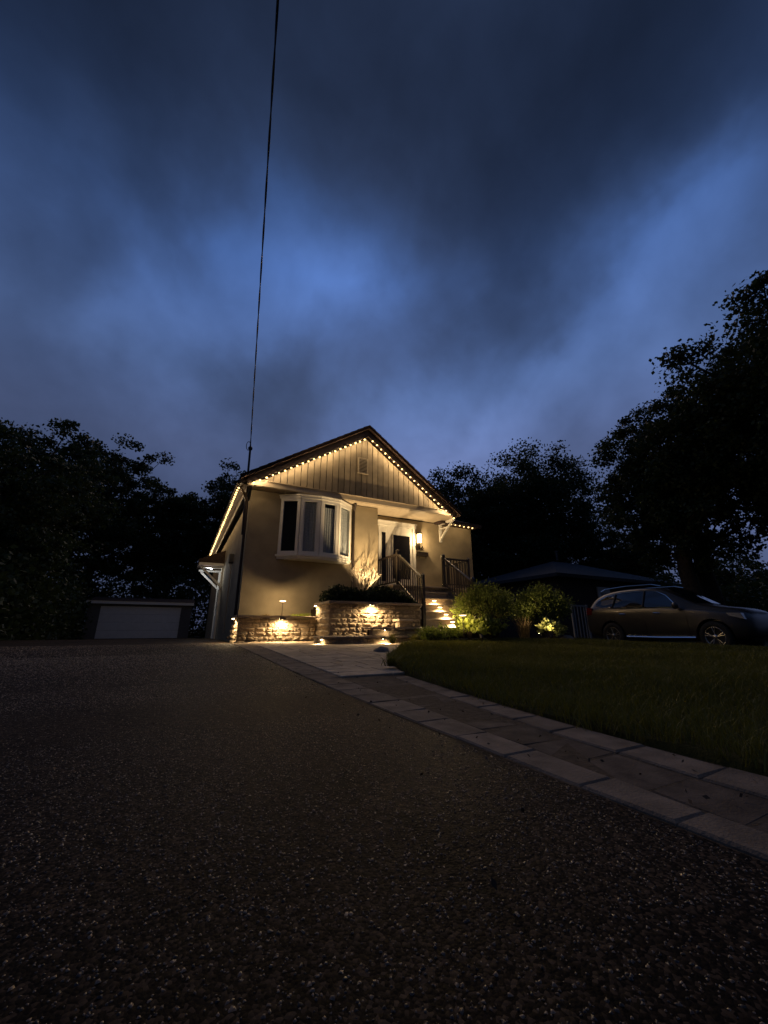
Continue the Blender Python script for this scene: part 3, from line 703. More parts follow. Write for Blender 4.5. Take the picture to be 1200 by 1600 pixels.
# ------------------------------------------------------------------ front stairs, landing and railings
st = empty('front_steps'); tag(st, 'pale front stairs with lit risers climbing to the door landing', 'stairs')
SX0, SX1 = 5.70, 7.25
MB().box(5.52, 8.42, 10.22, YR - .004, 1.0, LZ - .052).build('landing_base', 'stone', st)
MB().box(5.52, 8.42, 10.22, YR - .004, .1, .998).build('landing_base', 'stone', st)
MB().cbox(5.50, 8.44, 10.15, YR - .003, LZ - .05, LZ).build('landing', 'concrete', st)
YS = 10.22; RISE, RUN = .205, .28
for k in range(6):
    zt = LZ - RISE * (k + 1); y1 = YS - RUN * k; y0 = y1 - RUN
    if zt < .5: break
    MB().box(SX0, SX1, y0, y1 - .002, .2, zt - .042).build('riser_block', 'concrete', st)
    MB().cbox(SX0 - .03, SX1 + .03, y0 - .03, y1 - .002, zt - .04, zt).build('tread', 'concrete', st)
slm = MB().add([(-.06, 0, 0), (.06, 0, 0), (.06, .02, -.0), (-.06, .02, 0), (-.06, 0, .018), (.06, 0, .018), (.06, .02, .018), (-.06, .02, .018)],
               [(0, 3, 2, 1), (4, 5, 6, 7), (0, 1, 5, 4), (1, 2, 6, 5), (2, 3, 7, 6), (3, 0, 4, 7)])
ordn = ['topmost', 'second from the top', 'third from the top', 'fourth from the top']
for k in range(4):
    zt = LZ - RISE * (k + 2) ; yr = YS - RUN * (k + 1)        # riser under tread k+1 ... front face of the step above
    yf = yr - RUN; zt2 = zt
    s = empty('step_light'); s.location = (6.58, yf - .012, zt2 - .085)
    tag(s, 'small warm light on the riser of the front stairs, ' + ordn[k], 'step light', 'lights on the stair risers')
    MB().box(-.07, .07, .0, .010, -.012, .03).build('plate', 'trim', s)
    MB().box(-.062, .062, -.008, -.001, .004, .020).build('lens', 'lens_dim', s)
    lamp('step_lamp', 'SPOT', (0, -.10, -.01), s, 150, WARM, .02, (0, -.22, -1), 172, .8)
def railing(label, segs, newels, up_h=.92, sp=.115):
    r = tag(empty('railing'), label, 'railing', 'railings of the front stairs')
    for (x, y, z0, z1) in newels:
        n = MB().box(x - .042, x + .042, y - .042, y + .042, z0, z1).build('newel_post', 'rail', r)
        MB().add([(x - .055, y - .055, z1), (x + .055, y - .055, z1), (x + .055, y + .055, z1), (x - .055, y + .055, z1), (x, y, z1 + .05)], [(0, 3, 2, 1), (0, 1, 4), (1, 2, 4), (2, 3, 4), (3, 0, 4)]).build('post_cap', 'rail', n)
    for (a, b) in segs:                                       # a, b: floor points of the run
        a, b = Vector(a), Vector(b); L = (Vector((b.x, b.y, 0)) - Vector((a.x, a.y, 0))).length
        MB().bar(a + Vector((0, 0, up_h)), b + Vector((0, 0, up_h)), .075, .045).build('handrail', 'rail', r)
        MB().bar(a + Vector((0, 0, .09)), b + Vector((0, 0, .09)), .05, .04).build('bottom_rail', 'rail', r)
        n = int(L / sp)
        for k in range(1, n):
            p = a + (b - a) * (k / n)
            MB().box(p.x - .013, p.x + .013, p.y - .013, p.y + .013, p.z + .10, p.z + up_h - .015).build('baluster', 'rail', r)
railing('dark brown picket railing on the left of the stairs, beside the hedge',
        [((5.66, YR - .03, LZ), (5.66, 10.22, LZ)), ((5.66, 10.14, LZ - .02), (5.66, 8.85, .82))],
        [(5.66, 10.18, LZ - .0, LZ + 1.03), (5.66, 8.80, .46, 1.82)])
railing('dark brown picket railing on the right of the landing, above the round shrub',
        [((7.42, 10.18, LZ), (8.36, 10.18, LZ)), ((7.36, 10.12, LZ - .02), (7.36, 8.85, .82)), ((8.36, 10.24, LZ), (8.36, YR - .03, LZ))],
        [(7.36, 10.18, LZ, LZ + 1.03), (7.36, 8.80, .46, 1.82), (8.36, 10.18, LZ, LZ + .98)])

# ------------------------------------------------------------------ string lights along the eaves
def bulb_mesh():
    mb = MB().lathe([(.007, .0), (.023, -.008), (.028, -.022), (.021, -.037), (.007, -.044)], n=8)
    return mb.mesh('bulb', 'bulb', True)
def cap_mesh(): return MB().lathe([(.022, -.004), (.024, .012), (.010, .03)], n=8).mesh('socket', 'black')
BULB, SOCK = bulb_mesh(), cap_mesh()
BULB_DIM = BULB.copy(); BULB_DIM.materials[0] = emit('warm_bulb_dim', (1.0, .63, .22), 4.5)
def light_run(label, a, b, n, mesh_=BULB):
    a, b = Vector(a), Vector(b)
    r = tag(empty('string_lights'), label, 'string lights', 'string lights along the eaves')
    MB().tube([a + (b - a) * (k / 12) + Vector((0, 0, .022 + .004 * math.sin(k * 2.1))) for k in range(13)], .007, 5).build('light_cable', 'black', r)
    for k in range(n):
        p = a + (b - a) * ((k + .5) / n)
        p = p + Vector((rnd.uniform(-.006, .006), rnd.uniform(-.006, .006), rnd.uniform(-.008, .008)))
        q = rnd.uniform(.85, 1.12); bb = inst('bulb', mesh_, r, p, 0, (q, q, q)); inst('socket', SOCK, bb, (0, 0, 0))
        lamp('bulb_lamp', 'POINT', (0, 0, -.054), bb, (2.6 if mesh_ is BULB else 1.2) * rnd.uniform(.8, 1.2), (1.0, .70, .37), 0.0)
    return r
yl = YG - .15
light_run('row of warm bulbs up the left slope of the gable', (GL[0] + .08, yl, GL[1] + .012), (GP[0] - .06, yl, GP[1] - .085), 21)
light_run('row of warm bulbs down the right slope of the gable', (GP[0] + .06, yl, GP[1] - .085), (GR[0] - .03, yl, GR[1] - .02), 21)
light_run('short row of warm bulbs on the low eave right of the bracket', (8.30, 11.04, 4.13), (9.5, 11.04, 4.10), 6, BULB_DIM)
lr = light_run('long row of warm bulbs along the driveway-side eave', (.935, YG + .0, 4.15), (.935, 23.9, 4.15), 62, BULB_DIM)
MB().box(1.13, 1.145, YG + .03, 24.0, 4.02, 4.199).build('added_shade_lip', 'fascia', lr)  # lip added to shade the side wall from the bulbs

# ------------------------------------------------------------------ porch lantern and mailbox
lan = tag(empty('wall_lantern', (7.22, YR, 3.34)), 'glowing square wall lantern beside the front door', 'lantern')
MB().box(-.05, .05, -.03, -.002, .02, .34).build('back_plate', 'dark_metal', lan)
MB().box(-.075, .075, -.21, -.04, .345, .375).build('lantern_cap', 'dark_metal', lan)
MB().add([(-.09, -.225, .377), (.09, -.225, .377), (.09, -.03, .377), (-.09, -.03, .377), (0, -.125, .44)], [(0, 3, 2, 1), (0, 1, 4), (1, 2, 4), (2, 3, 4), (3, 0, 4)]).build('lantern_roof', 'dark_metal', lan)
MB().box(-.058, .058, -.185, -.065, .02, .342).build('lantern_glass', 'lantern_glass', lan)
for sx in (-1, 1):
    for yy in (-.195, -.055): MB().box(sx * .066 - .007, sx * .066 + .007, yy - .007, yy + .007, .0, .345).build('corner_bar', 'dark_metal', lan)
MB().box(-.075, .075, -.21, -.04, -.015, .0).build('lantern_base', 'dark_metal', lan)
lamp('lantern_lamp', 'POINT', (0, -.30, .12), lan, 40, WARM, .05)
mb_ = tag(empty('mailbox', (7.37, YR, 2.90)), 'dark metal wall mailbox under the house number', 'mailbox')
MB().prism([(-.15, 0), (-.003, 0), (-.003, .17), (-.05, .17), (-.15, .13)], 'x', -.20, .20).build('box', 'dark_metal', mb_)
MB().prism([(-.165, .128), (-.003, .178), (-.003, .186), (-.165, .138)], 'x', -.21, .21).build('lid', 'dark_metal', mb_)
MB().tube([(-.14, -.06, -.002), (-.14, -.10, -.05), (-.14, -.05, -.07)], .008, 5).build('hook', 'dark_metal', mb_); MB().tube([(.14, -.06, -.002), (.14, -.10, -.05), (.14, -.05, -.07)], .008, 5).build('hook', 'dark_metal', mb_)

# ------------------------------------------------------------------ hardscape lights under the wall caps
def wall_light(loc, rz, label, e):
    s = tag(empty('wall_light', loc, rz), label, 'wall light', 'lights under the wall caps')
    MB().box(-.08, .08, -.075, .02, .012, .022).build('plate', 'dark_metal', s)
    MB().box(-.065, .065, -.066, -.02, .0, .011).build('lens', 'lens', s)
    MB().box(-.07, .07, -.08, -.070, -.006, .012).build('hood', 'dark_metal', s)
    lamp('wall_lamp', 'SPOT', (0, -.095, -.012), s, e, WARM, .02, (0, .12, -1), 172, .7)
wall_light((2.15, 9.55, .641), 0, 'light under the cap of the low planter wall, below the mushroom path light', 95)
wall_light((1.12, 9.80, .641), R(-90), 'light on the driveway end of the low planter wall', 55)
wall_light((4.09, 8.65, .966), 0, 'light under the cap of the taller wall, below the hedge', 110)
wall_light((3.0, 9.60, .966), R(-90), 'light on the end of the taller wall, above the planter', 30)
wall_light((4.03, 7.86, .205), 0, 'light at the foot of the entry platform beside the lawn', 30)
wall_light((2.66, 7.99, .205), R(-90), 'light on the patio end of the entry platform', 14)
wall_light((4.17, 8.05, .39), 0, 'light under the edge of the upper stone step', 5.0)

# ------------------------------------------------------------------ path lights and uplights
def path_light(loc, h, label, e):
    s = tag(empty('path_light', loc), label, 'path light', 'mushroom path lights')
    MB().tube([(0, 0, -.05), (0, 0, h - .02)], .010, 8).build('stem', 'dark_metal', s)
    hat = MB().lathe([(.014, .03), (.05, .02), (.105, 0), (.10, -.006), (.02, .004)], (0, 0, h), 18).build('hat', 'trim', s, True)
    MB().lathe([(.05, -.016), (.075, -.008)], (0, 0, h), 14).build('lens', 'lens_dim', s)
    MB().lathe([(.014, .031), (.010, .045)], (0, 0, h), 8).build('finial', 'dark_metal', hat)
    lamp('path_lamp', 'POINT', (0, 0, h - .07), s, e, WARM, .025)
path_light((2.26, 10.1, .66), .45, 'mushroom path light in the planter against the house wall', 46)
path_light((5.95, 7.55, .18), .56, 'mushroom path light among the bright leaves right of the stairs', 9)
def uplight(loc, aim, e, label, angle=80, size=.03):
    s = tag(empty('uplight', loc), label, 'uplight', 'garden uplights')
    d = Vector(aim).normalized()
    MB().tube([(0, 0, -.06), (0, 0, .03)], .012, 6).build('spike', 'dark_metal', s)
    c = Vector((0, 0, .06))
    MB().tube([c - d * .06, c - d * .05, c + d * .05], [.018, .036, .040], 10).build('housing', 'dark_metal', s)
    MB().tube([c + d * .051, c + d * .054], .034, 10).build('lens', 'lens', s)
    lamp('up_lamp', 'SPOT', tuple(c + d * .08), s, e, WARM, size, aim, angle, .7)
uplight((4.82, 9.74, 1.0), (.0, .26, 1), 720, 'uplight behind the hedge washing the wall and the bare shrub', 80)
uplight((7.62, 10.6, 1.72), (.15, .35, 1), 9, 'uplight on the landing washing the wall by the bracket', 100)
uplight((8.62, 7.35, .20), (.30, .42, .8), 40, 'uplight before the variegated plant at the lawn edge', 90)
uplight((6.05, 7.05, .20), (.10, .55, .55), 22, 'uplight before the lime-leaved plant beside the path light', 100)
uplight((8.45, 7.55, .20), (.0, .55, .75), 28, 'uplight among dry grass between the two round shrubs', 90)

# ------------------------------------------------------------------ plants
def leaves(P, size, m, name, up=0.0, asp=.55, dirs=None):
    """rhombic leaves at points P"""
    P = np.asarray(P, np.float32); n = len(P)
    if dirs is None:
        d = npr.normal(0, 1, (n, 3)); d[:, 2] += up
    else: d = dirs + npr.normal(0, .35, (n, 3))
    d /= np.linalg.norm(d, axis=1)[:, None]
    u = np.cross(d, npr.normal(0, 1, (n, 3))); u /= np.linalg.norm(u, axis=1)[:, None] + 1e-9
    s = (size * (.6 + .8 * npr.random(n)))[:, None]
    V = np.stack([P - d * s * .5, P + u * s * asp * .5, P + d * s * .5, P - u * s * asp * .5], 1)
    F = np.arange(n * 4).reshape(n, 4)
    return np_mesh(name, V, F, m)
def shrub(name, c, r, n, size, m, label, cat='shrub', group=None, clumps=60, up=.6, squash=.85):
    s = tag(empty(name, c), label, cat, group)
    d = npr.normal(0, 1, (clumps, 3)); d[:, 2] = np.abs(d[:, 2]) * 1.0 - .15; d /= np.linalg.norm(d, axis=1)[:, None]
    cc = d * (r * (.45 + .5 * npr.random(clumps)))[:, None] * np.array([1, 1, squash])
    k = n // clumps
    P = np.repeat(cc, k, 0) + npr.normal(0, r * .13, (clumps * k, 3))
    dr = P / (np.linalg.norm(P, axis=1)[:, None] + .01); dr[:, 2] += up * .5
    P[:, 2] += r * squash * .75
    P = P[P[:, 2] > .0]; dr = dr[:len(P)]
    link(bpy.data.objects.new('foliage', leaves(P, size, m, 'foliage', dirs=dr)), s)
    mb = MB()
    for i in range(0, clumps, 3):
        q = Vector(cc[i]) + Vector((0, 0, r * squash * .75)); mb.tube([(0, 0, -.05), q * .4 + Vector((0, 0, .02)), q], [.016, .01, .004], 4, False)
    mb.build('branches', 'bark', s)
    return s
shrub('round_shrub', (7.45, 8.50, .28), .78, 10000, .062, 'leaf_shrub', 'feathery round shrub right beside the lit stairs', group='round shrubs by the lawn', clumps=150, squash=1.02)
shrub('round_shrub', (9.60, 8.45, .22), .82, 10000, .062, 'leaf_shrub', 'feathery round shrub between the stairs and the parked car', group='round shrubs by the lawn', clumps=150, squash=1.02)
shrub('variegated_plant', (9.05, 7.72, .17), .36, 700, .10, 'leaf_varieg', 'brightly lit variegated plant at the back of the lawn', 'plant', clumps=40)
shrub('lime_plant', (6.28, 7.72, .17), .36, 420, .16, 'leaf_lime', 'lime-yellow broad-leaved plant beside the path light', 'plant', clumps=36)
shrub('leafy_plant', (6.95, 7.85, .17), .38, 520, .15, 'leaf_shrub', 'green broad-leaved plant in front of the first round shrub', 'plant', clumps=36)
shrub('ground_cover_plant', (5.15, 7.72, .12), .36, 1400, .05, 'leaf_shrub', 'low mounding plant hiding the end of the entry platform', 'plant', clumps=50, squash=.5)
shrub('ground_cover_plant', (5.75, 7.95, .15), .36, 1200, .05, 'leaf_shrub', 'low mounding plant at the foot of the stairs', 'plant', clumps=50, squash=.55)
# hedge on the wall: clipped, with an uneven top
def hedge(name, x0, x1, y0, y1, z0, z1, n, label):
    s = tag(empty(name, ((x0 + x1) / 2, (y0 + y1) / 2, z0)), label, 'hedge')
    P = npr.random((n, 3)); P[:, 0] = x0 + P[:, 0] * (x1 - x0); P[:, 1] = y0 + P[:, 1] * (y1 - y0)
    top = z1 + .07 * np.sin(P[:, 0] * 4.3) + .05 * np.sin(P[:, 0] * 9.1 + P[:, 1] * 6) - .25 * np.clip((P[:, 0] - (x1 - .5)) / .5, 0, 1) - .2 * np.clip(((x0 + .35) - P[:, 0]) / .35, 0, 1)
    P[:, 2] = z0 + P[:, 2] ** .6 * (top - z0)
    P += npr.normal(0, .025, P.shape)
    P -= np.array(s.location)
    link(bpy.data.objects.new('foliage', leaves(P, .07, 'leaf_hedge', 'foliage', up=.8)), s)
    mb = MB()
    x = x0 + .15
    while x < x1 - .1:
        mb.tube([(x - s.location.x, 0, -.02), (x - s.location.x + .05, .04, .2), (x - s.location.x, .02, z1 - z0 - .1)], [.018, .012, .005], 5); x += .3
    mb.build('branches', 'bark', s)
hedge('hedge', 3.05, 5.58, 8.98, 9.55, 1.0, 1.40, 9000, 'dark clipped hedge along the top of the taller stone wall')
# bare pale ornamental shrub
def bare(c, h, label):
    s = tag(empty('bare_shrub', c), label, 'shrub'); mb = MB()
    def grow(p, d, l, r, lev):
        q = p + d * l; midp = p + d * l * .5 + Vector((rnd.gauss(0, .02), rnd.gauss(0, .02), 0)) * l * 3
        mb.tube([p, midp, q], [r, r * .85, r * .65], 4, False)
        if lev == 0: return
        for _ in range(rnd.choice([2, 3, 3])):
            e = (d + Vector((rnd.gauss(0, .33), rnd.gauss(0, .16), rnd.uniform(.0, .3)))).normalized()
            grow(q, e, l * rnd.uniform(.55, .8), r * .62, lev - 1)
    for k in range(5):
        a = k * 1.26 + rnd.random()
        grow(Vector((0, 0, -.05)), Vector((.40 * math.cos(a), .14 * math.sin(a), 1)).normalized(), h * .30, .017, 4)
    mb.build('branches', 'twig', s)
bare((4.55, 10.38, 1.0), 1.50, 'bare pale branching shrub lit from below against the stucco')
# planter greens and tufts
def tuft(name, c, n, h, spread, m, label, cat='plant', group=None, w=.006):
    s = tag(empty(name, c), label, cat, group)
    a = npr.random(n) * 6.283; l = h * (.55 + .6 * npr.random(n)); out = spread * (.3 + .9 * npr.random(n)); b = npr.normal(0, spread * .18, (n, 2))
    dx, dyy = np.cos(a), np.sin(a)
    V = []
    for t, ww in ((0, 1), (.55, .8), (1, .08)):
        px_ = b[:, 0] + dx * out * t ** 1.6; py_ = b[:, 1] + dyy * out * t ** 1.6; pz_ = l * (t - .22 * t * t)
        V.append(np.stack([px_ - dyy * w * ww, py_ + dx * w * ww, pz_], -1)); V.append(np.stack([px_ + dyy * w * ww, py_ - dx * w * ww, pz_], -1))
    V = np.stack(V, 1); F = (np.array([(0, 1, 3, 2), (2, 3, 5, 4)])[None] + (np.arange(n) * 6)[:, None, None]).reshape(-1, 4)
    link(bpy.data.objects.new('blades', np_mesh('blades', V, F, m)), s)
    return s
tuft('ornamental_grass', (8.72, 8.35, .15), 160, .75, .30, 'dry_grass', 'dry tan ornamental grass between the two round shrubs')
tuft('planter_plant', (2.62, 9.98, .66), 160, .16, .22, 'leaf_lime', 'low lit green plant at the right end of the low planter', w=.012)
tuft('planter_plant', (2.88, 10.1, .66), 120, .18, .2, 'leaf_lime', 'green plant in the corner against the taller wall', w=.012)
tuft('planter_plant', (1.85, 10.05, .66), 90, .16, .2, 'dry_grass', 'short dry plant left of the planter path light', w=.008)
for i, (x, yy, h) in enumerate(((3.95, 7.35, .26), (4.6, 7.55, .24), (2.0, 3.75, .14))):
    tuft('grass_tuft', (x, yy, gz(x, yy) + .04), 130, h, .16, 'grass', ['taller grass tuft by the light at the foot of the platform', 'taller grass tuft against the low mounding plant', 'grass tuft at the inner corner of the lawn by the patio'][i], 'grass', w=.004)
rk = MB(); rr = random.Random(3)
def rock(c, r, label):
    V = []; F = []; n = 9; m_ = 5
    for i in range(m_ + 1):
        ph = math.pi * .5 * i / m_
        for k in range(n):
            a = 2 * math.pi * k / n; q = rr.uniform(.85, 1.15)
            V.append((r * 1.3 * math.cos(a) * math.cos(ph) * q, r * math.sin(a) * math.cos(ph) * q, r * .7 * math.sin(ph) * q))
    for i in range(m_):
        for k in range(n): F.append((i * n + k, i * n + (k + 1) % n, (i + 1) * n + (k + 1) % n, (i + 1) * n + k))
    o = MB().add(V, F).build('garden_rock', 'grey_pot', None, True, c); tag(o, label, 'rock'); return o
rock((9.45, 7.55, .15), .15, 'rounded pale garden rock right of the variegated plant')
rock((2.95, 5.85, .08), .10, 'flat edging stone where the lawn meets the patio')

# ------------------------------------------------------------------ overhead service cable
def cable():
    a, b = Vector((1.15, 10.90, 5.62)), Vector((.055, 3.0, 7.90)); d = b - a
    pts = []
    end = 2.4
    for k in range(161):
        t = end * k / 160; p = a + d * t; p.z -= .55 * t * (end - t) / (end * end) * 4 * .35
        p.z += .55 * 1 * (end - 1) / (end * end) * 4 * .35 * t
        pts.append(p)
    c = tag(empty('service_cable', a), 'black twisted service cable rising from the roof mast out of the picture', 'cable')
    for ph in (0, math.pi):
        mb = MB(); q = []
        for k, p in enumerate(pts):
            w = k * .62 + ph; q.append(p - a + Vector((math.cos(w) * .007, 0, math.sin(w) * .007)))
        mb.tube(q, .011, 5).build('strand', 'wire', c)
    loop = [Vector((.0 + .06 * math.cos(t) - .05, .0, -.06 + .14 * math.sin(t))) for t in [i * .45 for i in range(16)]]
    MB().tube(loop, .010, 5).build('drip_loop', 'wire', c)
    MB().tube([Vector((0, 0, 0)), Vector((.0, .01, -.1)), Vector((.01, .02, -.2))], .022, 6).build('clamp', 'wire', c)
cable()

# ------------------------------------------------------------------ detached garage at the end of the driveway
gar = tag(empty('garage', (-2.4, 31, -.18)), 'low detached garage with pale overhead door at the end of the driveway', 'garage')
MB().box(-2.95, -2.3, 0, .2, 0, 2.3).build('wall', 'grey_siding', gar); MB().box(2.35, 3.0, 0, .2, 0, 2.3).build('wall', 'grey_siding', gar)
MB().box(-2.3, 2.35, 0, .2, 2.05, 2.3).build('wall', 'grey_siding', gar)
MB().box(-2.95, -2.75, .2, 6, 0, 2.3).build('wall', 'grey_siding', gar); MB().box(2.8, 3.0, .2, 6, 0, 2.3).build('wall', 'grey_siding', gar)
MB().box(-3.1, 3.1, -.18, -.15, 2.18, 2.36).build('fascia', 'white', gar)
MB().prism([(-.2, 2.36), (6.2, 2.36), (3.0, 2.8)], 'x', -3.15, 3.15).build('roof', 'shingle', gar)
gd = empty('overhead_door'); gd.parent = gar
for k in range(4):
    z = .02 + k * .507
    MB().box(-2.29, 2.34, .05, .10, z, z + .498).build('door_panel', 'garage_door', gd)

# ------------------------------------------------------------------ neighbour's bungalow on the right
nb = tag(empty('neighbour_house', (15.9, 12.8, -.15)), 'dark low neighbour bungalow with hip roof behind the parked car', 'house')
MB().box(.4, 10.7, .4, 8.0, 0, 3.02).build('wall', 'neigh_wall', nb)
MB().add([(0, 0, 3.03), (11.1, 0, 3.03), (11.1, 8.4, 3.03), (0, 8.4, 3.03), (0, 0, 3.2), (11.1, 0, 3.2), (11.1, 8.4, 3.2), (0, 8.4, 3.2), (5.0, 4.2, 4.75), (7.0, 4.2, 4.75)],
         [(0, 3, 2, 1), (0, 1, 5, 4), (1, 2, 6, 5), (2, 3, 7, 6), (3, 0, 4, 7), (4, 5, 9, 8), (5, 6, 9), (6, 7, 8, 9), (7, 4, 8)]).build('roof', 'neigh_roof', nb)
nd = MB().box(3.4, 4.4, .33, .399, .2, 2.7).build('door', 'garage_door', nb); MB().box(3.6, 4.2, .32, .329, 1.3, 2.4).build('pane', 'dark_glass', nd)
nw = MB().box(6.2, 8.4, .34, .399, 1.2, 2.6).build('window', 'white', nb); MB().box(6.3, 7.27, .33, .339, 1.28, 2.52).build('pane', 'dark_glass', nw); MB().box(7.33, 8.3, .33, .339, 1.28, 2.52).build('pane', 'dark_glass', nw)
MB().lathe([(.06, 0), (.06, .5), (.09, .52), (.09, .58)], (4.2, 3.2, 4.6), 10).build('vent_pipe', 'grey_siding', nb)
gt = tag(empty('garden_gate', (13.95, 10.4, -.15)), 'white picket gate behind the rear of the parked car', 'gate')
for x in (-.45, .45): MB().box(x - .03, x + .03, -.03, .03, 0, 1.50).build('stile', 'gate_paint', gt)
for z in (.10, 1.42): MB().box(-.419, .419, -.02, .02, z, z + .06).build('rail', 'gate_paint', gt)
for k in range(4): MB().box(-.31 + k * .19, -.27 + k * .19, -.012, .012, .161, 1.419).build('picket', 'gate_paint', gt)

# ------------------------------------------------------------------ parked car
def make_car():
    car = tag(empty('parked_car', (12.93, 6.58, -.15)), 'dark bronze-grey crossover parked side-on beyond the lawn', 'car')
    S = [  # y, W, zb, zbelt, wr, zt
        (-2.14, .62, .42, .62, .55, .74), (-2.07, .76, .34, .76, .66, .90), (-1.9, .86, .28, .88, .72, 1.01), (-1.5, .91, .25, .95, .76, 1.06), (-1.05, .915, .24, 1.00, .76, 1.13),
        (-.75, .915, .24, 1.02, .72, 1.28), (-.25, .915, .24, 1.04, .66, 1.57), (.2, .915, .24, 1.05, .65, 1.65), (.9, .915, .24, 1.06, .64, 1.66), (1.5, .91, .25, 1.08, .63, 1.62),
        (1.95, .89, .27, 1.10, .62, 1.50), (2.15, .86, .32, 1.08, .66, 1.28), (2.27, .80, .40, .98, .68, 1.08), (2.31, .70, .48, .85, .60, .92)]
    V = []; F = []
    for (yy, W, zb, zbelt, wr_, zt) in S:
        half = [(0, zb), (.84 * W, zb), (.975 * W, zb + .10), (W, (zb + zbelt) * .52), (.985 * W, zbelt - .05), (.955 * W, zbelt), (wr_ + .02, zt - .09), (wr_ - .07, zt - .015), (0, zt)]
        ringp = half + [(-a, b) for a, b in half[-2:0:-1]]
        V += [(a, yy, b) for a, b in ringp]
    n = 16
    for i in range(len(S) - 1):
        for k in range(n): F.append((i * n + k, (i + 1) * n + k, (i + 1) * n + (k + 1) % n, i * n + (k + 1) % n))
    F.append(tuple(range(n))); F.append(tuple((len(S) - 1) * n + k for k in range(n - 1, -1, -1)))
    tmp = MB().add(V, F).build('body_tmp', 'car'); tmp.modifiers.new('s', 'SUBSURF').levels = 2; tmp.modifiers['s'].render_levels = 2
    cut = MB()
    for yy in (-1.34, 1.36):
        for sx in (-1, 1):
            prof = [(yy + .405 * math.cos(2 * math.pi * k / 28), .36 + .405 * math.sin(2 * math.pi * k / 28)) for k in range(28)]
            cut.prism(prof, 'x', sx * .62, sx * 1.2)
    co = cut.build('cut_tmp', 'black')
    import bmesh
    bm = bmesh.new(); bm.from_mesh(co.data); bmesh.ops.recalc_face_normals(bm, faces=bm.faces); bm.to_mesh(co.data); bm.free()
    bm = bmesh.new(); bm.from_mesh(tmp.data); bmesh.ops.recalc_face_normals(bm, faces=bm.faces); bm.to_mesh(tmp.data); bm.free()
    md = tmp.modifiers.new('b', 'BOOLEAN'); md.object = co; md.operation = 'DIFFERENCE'; md.solver = 'EXACT'
    dg = bpy.context.evaluated_depsgraph_get(); me = bpy.data.meshes.new_from_object(tmp.evaluated_get(dg))
    bpy.data.objects.remove(tmp); bpy.data.objects.remove(co)
    me.name = 'body'; me.polygons.foreach_set('use_smooth', [True] * len(me.polygons))
    try: me.set_sharp_from_angle(angle=R(38))
    except Exception: pass
    link(bpy.data.objects.new('body', me), car)
    ys = [s[0] for s in S]
    def sx_at(yy, z):                                        # half-width of the greenhouse side
        zb_ = np.interp(yy, ys, [s[3] for s in S]); zt_ = np.interp(yy, ys, [s[5] for s in S]) - .09
        wb = np.interp(yy, ys, [s[1] * .955 for s in S]); wt = np.interp(yy, ys, [s[4] + .02 for s in S])
        t = (z - zb_) / max(.05, zt_ - zb_); return wb + (wt - wb) * t
    outline = [(-.62, 1.06), (.2, 1.08), (1.0, 1.09), (1.55, 1.12), (1.88, 1.22), (1.80, 1.34), (1.5, 1.46), (1.0, 1.525), (.4, 1.535), (-.05, 1.50), (-.3, 1.38)]
    for s in (-1, 1):
        def pt(p, o): return (s * (float(sx_at(*p)) + o), p[0], p[1])
        cy, cz = .6, 1.28
        vv = [pt(p, .004) for p in outline] + [pt((cy, cz), .016)]; m = len(outline)
        MB().add(vv, [(k, (k + 1) % m, m) if s > 0 else ((k + 1) % m, k, m) for k in range(m)]).build('side_window', 'car_glass', car)
        MB().tube([pt(p, .010) for p in outline] + [pt(outline[0], .010)], .011, 5).build('window_trim', 'chrome', car)
        for (a, b) in (((.32, 1.085), (.28, 1.535)), ((1.28, 1.105), (1.18, 1.505))):
            MB().tube([pt(a, .016), pt(((a[0] + b[0]) / 2, (a[1] + b[1]) / 2), .019), pt(b, .016)], .022, 5).build('pillar', 'black', car)
        MB().tube([(s * .60, -.15, 1.64), (s * .615, .1, 1.70), (s * .60, .9, 1.715), (s * .58, 1.6, 1.68), (s * .575, 1.75, 1.62)], .016, 6).build('roof_rail', 'chrome', car)
        MB().tube([(s * .905, -.92, .33), (s * .915, 0, .32), (s * .905, .92, .33)], .028, 6).build('sill_strip', 'chrome', car)
        for yy in (-.05, .95):
            MB().tube([(s * .905, yy - .09, .93), (s * .935, yy - .05, .935), (s * .935, yy + .07, .94), (s * .905, yy + .1, .94)], .013, 6).build('door_handle', 'chrome', car)
        for yy in (-.80, .30, 1.22):
            MB().tube([(s * .90, yy, .36), (s * .917, yy, .65), (s * .892, yy + .02, 1.0)], .004, 4).build('door_seam', 'black', car)
        mir = MB().lathe([(.03, -.09), (.075, -.05), (.08, .02), (.045, .07)], (s * 1.0, -.62, 1.10), 10).build('mirror', 'car', car, True)
        MB().tube([(s * .86, -.60, 1.05), (s * .95, -.61, 1.08)], .02, 5).build('mirror_arm', 'black', mir)
        hl = MB().prism([(-2.03, .74), (-1.72, .83), (-1.68, .89), (-1.97, .88)], 'x', s * .72, s * .872).build('headlight', 'clear_lens', car)
        tl = MB().prism([(2.0, .95), (2.19, .93), (2.16, 1.16), (1.98, 1.14)], 'x', s * .70, s * .872).build('tail_light', 'red_lens', car)
        for yy in (-1.34, 1.36):
            w = empty('wheel'); w.parent = car; w.location = (s * .80, yy, .355)
            def ylathe(prof, nm, mt, parent, nn=28):
                mb = MB().lathe(prof, n=nn); mb.v = [(s * z, a, b) for a, b, z in mb.v]; return mb.build(nm, mt, parent, True)
            ylathe([(.23, -.11), (.33, -.11), (.352, -.07), (.352, .07), (.335, .105), (.235, .11), (.225, .08)], 'tyre', 'tyre', w)
            ylathe([(.20, -.05), (.225, .06), (.232, .098), (.215, .10), (.205, .055), (.19, .0)], 'rim', 'rim', w)
            ylathe([(.03, .0), (.065, .06), (.05, .09), (.01, .095)], 'hub', 'rim', w, 14)
